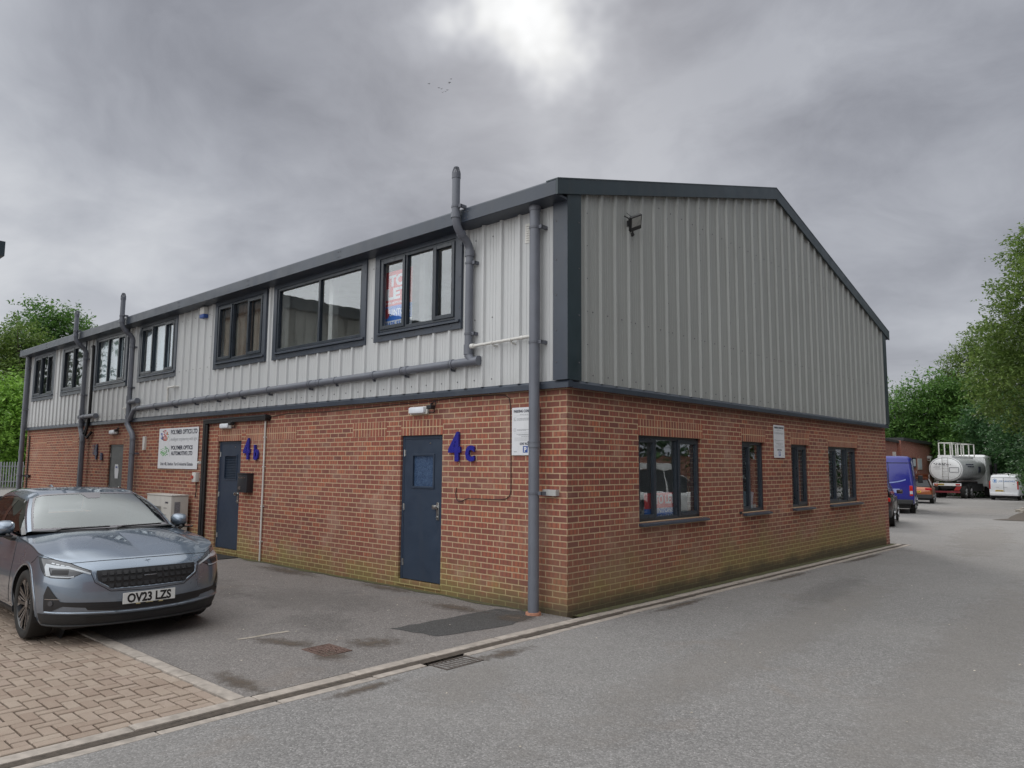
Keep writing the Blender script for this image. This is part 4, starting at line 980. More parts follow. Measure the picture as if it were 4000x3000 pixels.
def cglass(name,tint,ior=1.9,rough=.01,base=None):
    def fn(t):
        lw=t.n('LayerWeight',{'Blend':.35},out=1)
        g=t.n('BsdfGlossy',{'Color':(.95,1,1,1),'Roughness':rough}); 
        tr=t.n('BsdfTransparent',{'Color':tint+(1,)})
        return t.n('MixShader',{0:t.math('ADD',t.math('MULTIPLY',lw,.45),base if base is not None else .18,clamp=True),1:tr,2:g})
    return mat(name,fn)
MWIND=cglass('windscreen_glass',(.5,.55,.55),base=.125); MSIDEG=cglass('tinted_glass',(.10,.11,.12),base=.06)
MGLOSSB=simple('gloss_black',(.008,.008,.009),.12,coat=1.); MTYRE=simple('tyre_rubber',(.022,.021,.02),.85,bs=.3); MTRIMB=simple('grained_black_trim',(.025,.026,.028),.6)
MALLOY=simple('alloy_silver',(.40,.40,.41),.32,.9); MALLOYD=simple('alloy_black',(.015,.015,.017),.3,.2,coat=.6); MCHROME=simple('bright_metal',(.6,.61,.63),.15,1.)
MINTER=simple('car_interior',(.035,.035,.038),.8); MLENSW=simple('lamp_light_bar',(.46,.50,.54),.15,coat=1.); MLENSD=simple('lamp_dark_housing',(.05,.055,.065),.15,coat=1.)
MPLATEW=simple('plate_white',(.66,.67,.66),.35,var=.03); MPLATEY=simple('plate_yellow',(.62,.42,.04),.4,var=.03); MPLATEK=simple('plate_black',(.012,.012,.014),.4)
MREDL=simple('red_lamp',(.45,.01,.01),.12,coat=1.); MSEAM=simple('panel_gap',(.006,.006,.007),.6)
def interp(tab,x):
    if x<=tab[0][0]: return tab[0][1]
    if x>=tab[-1][0]: return tab[-1][1]
    for i in range(len(tab)-1):
        if x<=tab[i+1][0]:
            x0,y0=tab[i];x1,y1=tab[i+1]; t=(x-x0)/(x1-x0)
            m0=(y1-y0)/(x1-x0) if i==0 else (y1-tab[i-1][1])/(x1-tab[i-1][0])
            m1=(y1-y0)/(x1-x0) if i==len(tab)-2 else (tab[i+2][1]-y0)/(tab[i+2][0]-x0)
            h=x1-x0
            return ((2*t**3-3*t*t+1)*y0+(t**3-2*t*t+t)*h*m0+(-2*t**3+3*t*t)*y1+(t**3-t*t)*h*m1)
def lin(tab,x):
    if x<=tab[0][0]: return tab[0][1]
    for (a,b_),(c,d_) in zip(tab,tab[1:]):
        if x<=c: return b_+(d_-b_)*(x-a)/(c-a)
    return tab[-1][1]
def outline():
    pts=[];N=160; W_,A,x0,n=.93,.625,.26,2.5
    for i in range(N+1):
        a=pi/2*i/N; pts.append((x0+A*math.cos(a)**(2/n) if i<N else x0, W_*math.sin(a)**(2/n) if i>0 else 0.))
    for k in range(1,65):
        x=.26-k*.05; pts.append((x,W_-(.012*(x+1.2)**2 if x<-1.2 else 0)))
    yr=pts[-1][1]; xr=pts[-1][0]
    for i in range(1,41):
        a=pi/2*i/40; pts.append((xr-.72*math.sin(a)**(2/3.), yr*max(0,math.cos(a))**(2/3.)))
    S=[0.]
    for i in range(1,len(pts)): S.append(S[-1]+math.dist(pts[i],pts[i-1]))
    return pts,S
OP,OS=outline()
import bisect
def plan(s):
    s=max(0.,min(s,OS[-1]-1e-6)); i=min(max(bisect.bisect_right(OS,s)-1,0),len(OS)-2)
    t=(s-OS[i])/(OS[i+1]-OS[i]); a,c=OP[i],OP[i+1]
    def nr(i):
        j=max(i-1,0);k=min(i+1,len(OP)-1); dx=OP[k][0]-OP[j][0];dy=OP[k][1]-OP[j][1]
        if i==0: dx=0
        if i>=len(OP)-1: dx=-0.;dy=-1
        l=math.hypot(dx,dy); return dy/l,-dx/l
    n0=nr(i);n1=nr(i+1); nx=n0[0]+(n1[0]-n0[0])*t; ny=n0[1]+(n1[1]-n0[1])*t; l=math.hypot(nx,ny)
    return a[0]+(c[0]-a[0])*t,a[1]+(c[1]-a[1])*t,nx/l,ny/l
NOSE=[(.13,.12),(.17,.09),(.22,.05),(.28,.02),(.36,.004),(.45,.0),(.55,.004),(.65,.014),(.70,.026),(.74,.045),(.78,.085),(.80,.115),(.825,.165),(.86,.26)]
SIDE=[(.13,.13),(.17,.09),(.24,.04),(.35,.012),(.5,.0),(.62,.004),(.72,.018),(.82,.034),(.92,.055),(1.0,.085),(1.06,.12)]
def sm(a,b_,x):
    w_=min(1,max(0,(x-a)/(b_-a))); return w_*w_*(3-2*w_)
def inset(s,z):
    w_=sm(.55,1.3,s); wr=sm(OS[-1]-1.5,OS[-1]-.7,s)
    side=interp(SIDE,z)
    return interp(NOSE,z)*(1-w_)+side*w_+wr*.10*max(0,(z-.75))
ZU=[(0,.828),(.45,.826),(.75,.826),(1.0,.848),(1.25,.893),(1.5,.935),(1.8,.962),(2.1,.982),(2.4,.998),(3.2,1.012),(4.2,1.035),(4.7,1.06),(5.2,1.06),(5.86,1.05)]
def zu(s): return interp(ZU,s)
SW=1.54   # arc length at the front axle
def skin(s,z,off=0.,sg=1):
    x,y,nx,ny=plan(s); d_=inset(s,z)-off
    return (x-nx*d_,sg*(y-ny*d_),z)
def zlow(s):
    x=plan(s)[0]; z=.19
    if s<1.0: z=.185
    for xc in (0.,-2.735):
        dx=x-xc; r=.405
        if abs(dx)<r and s<OS[-1]-.5 and s>.9: z=max(z,.345+math.sqrt(r*r-dx*dx)*.985)
    return z
CAR=empty('parked_car','grey blue electric hatchback parked on the block paving beside the brick building','car',(-3.2832,-3.9079,.021),-.02548)
b=MB(); ns=150; srange=[OS[-1]*i/300 for i in range(301)]
# denser around the front arch
for sg in (1,-1):
    def f(u,v,sg=sg):
        s=u; z0=zlow(s); z1=zu(s); return skin(s,z0+(z1-z0)*v,0,sg)
    NV=26; vs=[f(s,j/NV) for s in srange for j in range(NV+1)]
    fs=[(i*(NV+1)+j,(i+1)*(NV+1)+j,(i+1)*(NV+1)+j+1,i*(NV+1)+j+1) for i in range(300) for j in range(NV)]
    b.mesh(vs,fs)
# bonnet and the deck under the cabin
def top(s,sg=1): return Vector(skin(s,zu(s),0,sg))
S_C=2.12
def cowl(t): # t 0 centre .. 1 side
    return Vector((-.40-.145*t**2.2,.745*t,1.022+.018*t))
side_end=top(S_C)
def bonnet(u,v):   # u 0 at nose .. 1 at cowl ; v 0 centre .. 1 side edge
    # nose curve follows skin s 0..sA, side edge s sA..S_C
    sA=.86
    n=top(sA*v); e=top(sA+(S_C-sA)*u); c=cowl(v)*1.0; cend=cowl(1)
    cc=c if True else c
    cen=Vector((top(0).x+(cowl(0).x-top(0).x)*u,0,top(0).z+(cowl(0).z-top(0).z)*(1-(1-u)**1.35)))
    cw=cowl(v)*(1)+ (side_end-cowl(1))*v**3
    P=(n*(1-u)+cw*u)+(cen*(1-v)+e*v)-(top(0)*(1-u)*(1-v)+top(sA)*(1-u)*v+cowl(0)*u*(1-v)+side_end*u*v)
    P.z+=.020*math.sin(pi*min(1,v*1.0))*math.sin(pi*u)**.7*(1-.3*v)
    # raised power bulge creases
    vc=.60+.14*(1-u); P.z+=.010*sm(0,.35,u)*(1-sm(.85,1,u))*(1-sm(vc,vc+.10,v))
    return P
for sg in (1,-1): b.grid(lambda u,v:(bonnet(u,v).x,sg*bonnet(u,v).y,bonnet(u,v).z),40,40)
# roof shell
RF=[(-3.1,1.34),(-2.95,1.375),(-2.6,1.435),(-2.2,1.472),(-1.8,1.482),(-1.45,1.465),(-1.16,1.428)]
RW=[(-3.1,.52),(-2.8,.55),(-2.2,.60),(-1.5,.615),(-1.16,.60)]
def roofp(x,v): 
    w_=interp(RW,x); z=interp(RF,x); xx=x-(.045*v**2.2 if x>-1.3 else 0)
    return (xx,w_*v,z-.022*v**2-.035*max(0,(v-.82)/.18)**2)
RX=[-1.16-1.94*i/24 for i in range(25)]
for sg in (1,-1):
    b.grid(lambda u,v:(lambda p:(p[0],sg*p[1],p[2]))(roofp(-1.16-1.94*u,v)),30,14)
# pillars: A pillar and roof rail
def A0(t): # bottom of A pillar to the roof corner, outer edge of windscreen
    a=Vector((-.56,.752,1.035)); c=Vector(roofp(-1.16,1)); P=a.lerp(c,t); P.z+=.022*math.sin(pi*t); P.y+=.016*math.sin(pi*t); return P
def belt(x):      # top of door skin, the base of the side glass
    for s in [1.6+.01*k for k in range(400)]:
        if plan(s)[0]<=x: return Vector(skin(s,zu(s)))
    return Vector(skin(OS[-1]-.7,1.05))
def railp(x): p=roofp(x,1); return Vector(p)
pb=MB()
for sg in (1,-1):
    # windscreen side band (body colour)
    prof=[]
    for i in range(17):
        t=i/16; p=A0(t); prof.append(p)
    for i in range(16):
        for (d0,d1) in (((.0,-.006,.004),(-.012,.030,-.004)),((-.012,.030,-.004),(-.045,.040,-.026))):
            q=[prof[i]+Vector(d0),prof[i+1]+Vector(d0),prof[i+1]+Vector(d1),prof[i]+Vector(d1)]
            pb.face([(p.x,sg*p.y,p.z) for p in q])
    xs=[-1.2-1.9*i/24 for i in range(25)]
    for x0,x1 in zip(xs,xs[1:]):
        a,c=railp(x0),railp(x1)
        for (d0,d1) in (((0,-.004,.001),(0,.022,-.018)),((0,.022,-.018),(0,.034,-.045))):
            q=[a+Vector(d0),c+Vector(d0),c+Vector(d1),a+Vector(d1)]; pb.face([(p.x,sg*p.y,p.z) for p in q])
    # C pillar and tail
    P0=[railp(-2.75),railp(-3.1),Vector((-3.45,.60,1.10)),belt(-3.1)+Vector((0,-.02,0)),belt(-2.7)+Vector((0,-.01,0))]
    pb.face([(p.x,sg*p.y,p.z) for p in P0])
b.v+=[]; k=len(b.v); b.v+=pb.v; b.f+=[tuple(q+k for q in f) for f in pb.f]; b.m+=pb.m
# tail deck and cowl filler
b.face([(-3.1,-.52,1.33),(-3.1,.52,1.33),(-3.55,.62,1.09),(-3.55,-.62,1.09)])
b.face([(-3.45,-.60,1.10),(-3.45,.60,1.10),(-3.62,.7,1.06),(-3.62,-.7,1.06)])
BODY=obj('body',b,MPAINT,CAR,smooth=38,weld=True)
# cowl panel in black
g=MB()
for sg in (1,-1): g.grid(lambda u,v:(cowl(v).x+.03-.16*u,sg*(cowl(v).y+.005)*1.0,cowl(v).z-.004+.012*u),4,12)
obj('cowl_panel',g,MTRIMB,CAR,smooth=50)
# windscreen
def wsp(u,v):
    bot=Vector((-.50-.09*v**2.2,.742*v,1.035+.004*v)); tp=Vector(roofp(-1.155,v)); p=bot.lerp(tp,u); p.z+=.024*math.sin(pi*u)*(1-.35*v*v); p.x+=.012*math.sin(pi*u)*(1-v*v); 
    a=A0(u); p.y=v*(a.y-.0)+0; 
    return p
g=MB()
for sg in (1,-1): g.grid(lambda u,v:(lambda p:(p.x,sg*p.y,p.z))(wsp(u,v)),18,18)
obj('windscreen',g,MWIND,CAR,smooth=60)
g=MB()   # black edge band and sensor patch inside the glass
def wo(u,v,o=.002): p=wsp(u,v); return (p.x+.0012,p.y,p.z+o)
for sg in (1,-1):
    g.grid(lambda a,c:(lambda p:(p[0],sg*p[1],p[2]))(wo(.955+.045*a,c)),2,16); g.grid(lambda a,c:(lambda p:(p[0],sg*p[1],p[2]))(wo(.0+.05*a,c)),2,16)
    g.grid(lambda a,c:(lambda p:(p[0],sg*p[1],p[2]))(wo(a,.955+.045*c)),16,2)
    g.grid(lambda a,c:(lambda p:(p[0],sg*p[1],p[2]))(wo(.955-a*.15*(1-sm(.6,1,c)*.85),c*.17)),5,6)
obj('windscreen_border',g,simple('ceramic_border',(.11,.10,.115),.15,coat=1.),CAR,smooth=60,weld=False)
# side glass
def sideg(x0,x1,lift=.02):
    def fn(u,v):
        x=x0+(x1-x0)*u
        lo=belt(x)+Vector((0,-.035,.015))
        if x>-1.2:
            t=(x+.58)/(-1.2+.58); hi=A0(max(0,min(1,t)))+Vector((-.03,.032,-.03))
        else: hi=railp(x)+Vector((0,.026,-.05))
        if x<-2.7: hi=hi.lerp(lo,(x+2.7)/(-.45)*.8)
        p=lo.lerp(hi,v); p.y+=.03*math.sin(pi*v); return p
    return fn
gl=[]
for sg in (1,-1):
    for (a,c) in ((-.66,-1.58),(-1.66,-2.62),(-2.68,-3.02)):
        g=MB(); fn=sideg(a,c); g.grid(lambda u,v:(lambda p:(p.x,sg*p.y,p.z))(fn(u,v)),14,8); obj('side_window',g,MSIDEG,CAR,smooth=60)
    g=MB()
    for (a,c,o) in ((-1.56,-1.68,.003),(-2.60,-2.70,.003)):
        fn=sideg(a,c); g.grid(lambda u,v:(lambda p:(p.x,sg*(p.y+o),p.z))(fn(u,v)),2,8)
    fn=sideg(-.60,-3.05)
    g.grid(lambda u,v:(lambda p:(p.x,sg*(p.y+.004),p.z))(fn(u,.0-.06+.1*v)),40,2); g.grid(lambda u,v:(lambda p:(p.x,sg*(p.y+.004),p.z))(fn(u,.93+.10*v)),40,2)
    g.grid(lambda u,v:(lambda p:(p.x,sg*(p.y+.003),p.z))(sideg(-.56,-.72)(u,v)),4,6)
    obj('window_trim',g,MGLOSSB,CAR,smooth=60,weld=False)
g=MB(); g.face([(-3.11,-.5,1.32),(-3.11,.5,1.32),(-3.54,.60,1.10),(-3.54,-.60,1.10)]); g.v=[(x-.003,y,z+.004) for x,y,z in g.v]; obj('rear_window',g,MSIDEG,CAR)
# interior
g=MB(); g.box(-.55,-3.3,-.70,.70,.25,.45); g.box(-.62,-.80,-.70,.70,.45,.93,0,None,.03); 
obj('dashboard',g,MINTER,CAR,weld=False)
g=MB(); g.tube([(-1.0+.05*math.sin(a),-.37+.18*math.cos(a),.93+.17*math.sin(a)) for a in [2*pi*i/24 for i in range(25)]],.014,8); g.box(-1.0,-.8,-.40,-.34,.86,.94); obj('steering_wheel',g,MINTER,CAR)
for y in (-.37,.37):
    g=MB(); g.box(-1.35,-1.85,y-.25,y+.25,.40,.62,0,None,.06); g.box(-1.78,-1.95,y-.23,y+.23,.6,1.12,0,None,.06); g.box(-1.84,-1.93,y-.12,y+.12,1.13,1.32,0,None,.04); obj('seat',g,MINTER,CAR,smooth=40,weld=False)
# under tray and wheel housings
g=MB(); g.box(.55,-3.45,-.62,.62,.16,.30); 
for y in (-1,1):
    for xc in (0,-2.735): g.tube([(xc,y*.60,.345),(xc,y*.885,.345)],[.40,.40],28,cap=True)
for y in (-1,1):
    for xc in (0,-2.735):
        g2=MB(); vs=[];n=24
        for k in range(n+1):
            a=pi*(k/n)*1.2-pi*.1; vs+= [(xc+.408*math.cos(a),y*.60,.345+.408*math.sin(a)),(xc+.408*math.cos(a),y*.915,.345+.408*math.sin(a))]
        g2.mesh(vs,[(2*k,2*k+2,2*k+3,2*k+1) for k in range(n)]); g2.mesh([(xc+.408*math.cos(2*pi*k/n),y*.60,.345+.408*math.sin(2*pi*k/n)) for k in range(n)],[tuple(range(n))]); obj('wheel_housing',g2,MBLACK,CAR,weld=False)

obj('underbody',MB().box(.60,-3.45,-.70,.70,.15,.28),MBLACK,CAR)
# --- strips on the skin
def patch(fn,m,name,par=CAR,off=.003,nu=24,nv=6,sm_=60,**k):
    g=MB(); g.grid(lambda u,v:fn(u,v),nu,nv); return obj(name,g,m,par,smooth=sm_,weld=True,**k)
def band(s0,s1,lo,hi,off,sg): return lambda u,v:skin(s0+(s1-s0)*u,lo(s0+(s1-s0)*u)+(hi(s0+(s1-s0)*u)-lo(s0+(s1-s0)*u))*v,off,sg)
def full(s1,lo,hi,off,m,name,nu=40,nv=6):
    g=MB()
    for sg in (1,-1): g.grid(band(0,s1,lo,hi,off,sg),nu,nv)
    return obj(name,g,m,CAR,smooth=60)
# grille
grT=lambda s:.733-.006*(s/.5)**2; grB=lambda s:lin([(0,.548),(.355,.552),(.485,.632),(.502,.70)],s)
GR=full(.502,grB,grT,.004,MBLACK,'grille',50,8)
g=MB()
for sg in (1,-1):
    for i in range(8):
        s0=.008+i*.066; s1=s0+.05
        for j in range(3):
            z0=.556+j*.060+.0; z1=z0+.040
            if i==0 and j==1: continue
            if grB((s0+s1)/2)>z0+.012: continue
            if s1>.5: continue
            cx=(s0+s1)/2; cz=(z0+z1)/2
            o=[skin(s0,z0,.004,sg),skin(s1,z0,.004,sg),skin(s1,z1,.004,sg),skin(s0,z1,.004,sg)]; i_=[skin(s0+.006,z0+.004,.016,sg),skin(s1-.006,z0+.004,.016,sg),skin(s1-.004,z1-.012,.008,sg),skin(s0+.004,z1-.012,.008,sg)]
            g.mesh(o+i_,[(0,1,5,4),(1,2,6,5),(2,3,7,6),(3,0,4,7),(4,5,6,7)])
obj('grille_block',g,simple('satin_grille',(.012,.012,.014),.6),GR,weld=False)
g=MB(); 
for sg in (1,-1): g.grid(band(0,.06,lambda s:.648,lambda s:.656,.018,sg),4,1)
obj('badge_bar',g,MCHROME,GR)
# lip under the grille
g=MB()
def path(pts,r,m,name,off=.001,par=CAR,both=True):
    g=MB()
    for sg in ((1,-1) if both else (both,)):
        P=[]
        for (s0,z0),(s1,z1) in zip(pts,pts[1:]):
            n=max(2,int(math.hypot(s1-s0,z1-z0)/.03))
            P+=[skin(s0+(s1-s0)*k/n,z0+(z1-z0)*k/n,off,sg) for k in range(n)]
        P.append(skin(pts[-1][0],pts[-1][1],off,sg)); g.tube(P,r,6,cap=False)
    return obj(name,g,m,par,smooth=60)
path([(.0,.538),(.355,.541),(.498,.628),(.514,.700)],.009,MPAINT,'grille_surround',.003)
path([(0,.506),(.365,.520),(.510,.612),(.556,.716)],.0032,MSEAM,'panel_gap',.0005)
# headlights
hT=lambda s:lin([(.548,.724),(.77,.796),(1.0,.833),(1.20,.848)],s); 
hB=lambda s:lin([(.548,.712),(.62,.715),(.744,.664),(.93,.672),(1.01,.690),(1.10,.756),(1.20,.842)],s)
for sg,lab in ((-1,None),(1,None)):
    g=MB(); g.grid(band(.548,1.20,hB,hT,.005,sg),36,8); H=obj('headlight',g,MLENSD,CAR,smooth=60)
    g=MB()
    dz=lambda s:hT(s)-.016-.022*sm(.6,1.,s)
    g.grid(band(.552,1.04,lambda s:dz(s)-.017-.010*sm(.7,1.,s),dz,.010,sg),24,2)          # horizontal bar of the hammer
    g.grid(lambda u,v:skin(1.040-.055*u-.06*v,.775-.09*v,.0115,sg),4,6)                     # upright
    g.grid(band(.70,.93,lambda s:lin([(.70,.672),(.744,.669),(.93,.678)],s),lambda s:lin([(.70,.688),(.744,.680),(.93,.689)],s),.010,sg),10,1)
    obj('light_bar',g,MLENSW,H,weld=False)
    g=MB()
    for k in range(4):
        s=.76+k*.058; z=hT(s)-.013
        g.grid(band(s,s+.040,lambda q:hT(q)-.030,lambda q:hT(q)-.020,.012,sg),3,1)
    obj('lamp_segment',g,MLENSW,H,weld=False)
    g=MB(); g.grid(band(.76,.93,lambda s:.697,lambda s:.742,.009,sg),10,2); obj('lamp_lens',g,MBLACK,H)
path([(.548,.718),(.62,.7135),(.744,.661),(.93,.669),(1.01,.687),(1.10,.754),(1.205,.846)],.0035,MSEAM,'panel_gap',.002)
path([(.548,.727),(.77,.799),(1.0,.836),(1.22,.851)],.0035,MSEAM,'panel_gap',.002)
# bonnet shut line and fender line
g=MB()
for sg in (1,-1):
    P=[skin(s,lin([(0,.815),(.45,.812),(.77,.800)],s),.0,sg) for s in [.77*k/16 for k in range(17)]]; g.tube(P,.0032,6,cap=False)
    P=[skin(1.0,.838,.002,sg)]+[tuple(Vector(skin(1.0+1.1*k/18,zu(1.0+1.1*k/18)-.010,.0,sg))) for k in range(19)]; g.tube(P,.0032,6,cap=False)
    P=[skin(1.235,.86,.001,sg),skin(1.30,.815,.001,sg),skin(1.38,.78,.001,sg)]; g.tube(P,.0028,6,cap=False)
    for s0 in (2.12,): # door gap
        P=[skin(s0+.06*math.sin(pi*k/14)*-1,.30+(zu(s0)-.30)*k/14,.0005,sg) for k in range(15)]; g.tube(P,.003,6,cap=False)
    P=[skin(3.12,.30+(zu(3.1)-.30)*k/14,.0005,sg) for k in range(15)]; g.tube(P,.003,6,cap=False)
obj('panel_gap',g,MSEAM,CAR,smooth=60,weld=False)
# lower intake, blade, splitter
iT=lambda s:lin([(0,.412),(.25,.410),(.77,.436),(.80,.44)],s); iB=lambda s:lin([(0,.322),(.30,.326),(.56,.350),(.57,.375),(.80,.397)],s)
full(.80,iB,iT,.003,MBLACK,'lower_intake',40,5)
g=MB()
for sg in (1,-1):
    for z in (.345,.368,.391): g.grid(band(0,.54,lambda s,z=z:z+.012*s,lambda s,z=z:z+.006+.012*s,.007,sg),20,1)
obj('intake_slat',g,MTRIMB,CAR,weld=False)
path([(0,.303),(.3,.309),(.60,.322),(.97,.336)],.012,MPAINT,'front_blade',.004)
for sg in (1,-1):
    g=MB(); vs=[skin(s,z,.004,sg) for s,z in ((.81,.44),(.955,.597),(.985,.345),(.90,.345),(.775,.398))]
    # triangular corner intake, curved round the bumper
    lo=lambda s:lin([(.775,.398),(.90,.345),(.985,.345)],s); hi=lambda s:lin([(.775,.42),(.81,.445),(.948,.597),(.985,.50)],s)
    g.grid(band(.775,.985,lo,hi,.004,sg),12,8); o=obj('corner_intake',g,MBLACK,CAR,smooth=60)
    g=MB(); p=Vector(skin(.90,.425,.0,sg)); nx,ny=plan(.90)[2:]; g.cyl(p,(p.x+nx*.012,p.y+sg*ny*.012,p.z),.026,14); obj('fog_lamp',g,MLENSD,o)
    g=MB(); g.grid(band(.815,.965,lambda s:.462,lambda s:.467,.008,sg),8,1); obj('trim_line',g,MCHROME,o)
full(1.08,lambda s:.186+.0*s,lambda s:lin([(0,.284),(.3,.290),(.6,.306),(.97,.318),(1.08,.32)],s),.004,MTRIMB,'lower_apron',46,5)
full(.57,lambda s:.222,lambda s:lin([(0,.270),(.57,.280)],s),.008,MBLACK,'lower_opening',30,2)
g=MB()
for sg in (1,-1): g.tube([skin(s,.188+.012*(s/.9)**2,.012,sg) for s in [1.05*k/20 for k in range(21)]],.011,8)
obj('splitter',g,MTRIMB,CAR,smooth=60,weld=False)
# arch and sill trims
for sg in (1,-1):
    g=MB()
    for xc in (0.,-2.735):
        n=40; vs=[]
        for k in range(n+1):
            a=pi*1.10*k/n-pi*.05
            for r,o in ((.398,.0),(.405,.006),(.430,.006),(.436,.0)):
                x=xc+r*math.cos(a); z=max(.20,.345+r*math.sin(a)); s=1.54-x if x<.26 else 1.54-x
                # find arc length for this x on the side
                ss=SX(x) if False else None
                vs.append((x,z,o))
        P=[]
        for x,z,o in vs:
            i=next((q for q in range(120,len(OP)) if OP[q][0]<=x),len(OP)-50); s=OS[i-1]+(OS[i]-OS[i-1])*((OP[i-1][0]-x)/max(1e-6,OP[i-1][0]-OP[i][0]))
            P.append(skin(s,z,o+.001,sg))
        g.mesh(P,[(4*k+j,4*k+4+j,4*k+5+j,4*k+1+j) for k in range(n) for j in range(3)])
    obj('wheel_arch_trim',g,MPAINT,CAR,smooth=50,weld=False)
    g=MB(); g.grid(band(1.98,3.85,lambda s:.17,lambda s:.25,.006,sg),20,3); obj('sill_trim',g,MTRIMB,CAR,smooth=60)
# number plate
e=MB(); mpP=rotm(0,R(-2),0,(.8905,0,.4365))
PL=obj('number_plate',MB().box(.0,.008,-.26,.26,-.0555,.0555,0,mpP,.003),MPLATEW,CAR)
g=MB(); text(g,'OV23 LZS',.120,lambda a,c,h:mpP(.0085+h,a,c),0,-.042,.001,0,.0045,w=.435,align='CENTER'); obj('plate_lettering',g,MPLATEK,PL)
g=MB(); 
for y in (-.11,.115): g.box(.0,.012,y-.02,y+.02,-.067,-.0565,0,mpP)
g.box(.0,.010,-.035,.035,-.062,-.057,0,mpP); obj('plate_clip',g,simple('aged_clip',(.45,.38,.2),.5),PL,weld=False)
# emblem on the nose
g=MB(); p0=Vector(skin(0,.788)); p1=Vector(skin(0,.806)); t_=(p1-p0).normalized(); up=Vector((-t_.z,0,t_.x)); up=up if up.z>0 else -up
def emb(a,c,h=.003): q=Vector(skin(0,.790))+Vector((0,1,0))*a+t_*c+up*h; return tuple(q)
for (x1,y1) in ((.036,.004),(-.036,-.004),(-.006,.040),(.006,-.040)):
    pxy=Vector((-y1,x1)).normalized()*.0042
    sg_=1
    g.mesh([emb(pxy.x,pxy.y,.001),emb(-pxy.x,-pxy.y,.001),emb(x1,y1,.002),emb(x1*.05,y1*.05,.006)],[(0,2,3),(1,2,3),(0,1,2)])
obj('emblem',g,MPAINT,CAR,weld=False)
# mirrors
for sg in (1,-1):
    g=MB(); c=Vector((-.76,.955,1.075))
    prof=[(.10,.0),(.095,.35),(.06,.75),(.0,.98),(-.05,1.0),(-.065,.95)]
    n=20; vs=[]
    for dx,k in prof:
        for q in range(n):
            a=2*pi*q/n; ca,sa=math.cos(a),math.sin(a)
            vs.append((c.x+dx,sg*(c.y+.098*k*abs(ca)**.7*(1 if ca>0 else -1)),c.z+.080*k*abs(sa)**.8*(1 if sa>0 else -1)-.004*ca))
    g.mesh(vs,[(i*n+q,i*n+(q+1)%n,(i+1)*n+(q+1)%n,(i+1)*n+q) for i in range(len(prof)-1) for q in range(n)]+[tuple((len(prof)-1)*n+q for q in range(n))])
    M_=obj('door_mirror',g,MPAINT,CAR,smooth=50)
    g=MB(); g.tube([(-.72,sg*.955,1.0),(-.70,sg*.90,.965),(-.70,sg*.85,.96)],[.035,.030,.028],10); g.box(-.63,-.78,sg*.90,sg*1.08,.985,1.004,0,None,.008); obj('mirror_stalk',g,MGLOSSB,M_,weld=False)
# wipers
for (x0,y0,x1,y1) in ((-.50,.12,-.52,.62),(-.50,-.52,-.47,.02)):
    g=MB(); g.tube([(x0+.05,y0-.02,1.03),(x0+.015,y0+.05,1.052),(x1+.02,y1,1.062)],.008,6); g.tube([(x0,y0,1.045),(x1-.0,y1,1.056)],.006,5); obj('wiper',g,MBLACK,CAR,weld=False)
g=MB(); g.tube([(-2.72,0,1.43),(-2.80,0,1.475),(-2.9,0,1.46)],[.03,.014,.006],8); obj('roof_antenna',g,MPAINT,CAR,smooth=60)
for sg in (1,-1):
    g=MB(); g.box(-1.35,-1.55,sg*.925,sg*.945,.86,.885,0,None,.006); g.box(-2.35,-2.55,sg*.905,sg*.925,.88,.905,0,None,.006); obj('door_handle',g,MPAINT,CAR,weld=False)
    g=MB(); g.grid(band(OS[-1]-1.0,OS[-1]-.02,lambda s:.90,lambda s:.96,.006,sg),16,2); obj('rear_light',g,MREDL,CAR)
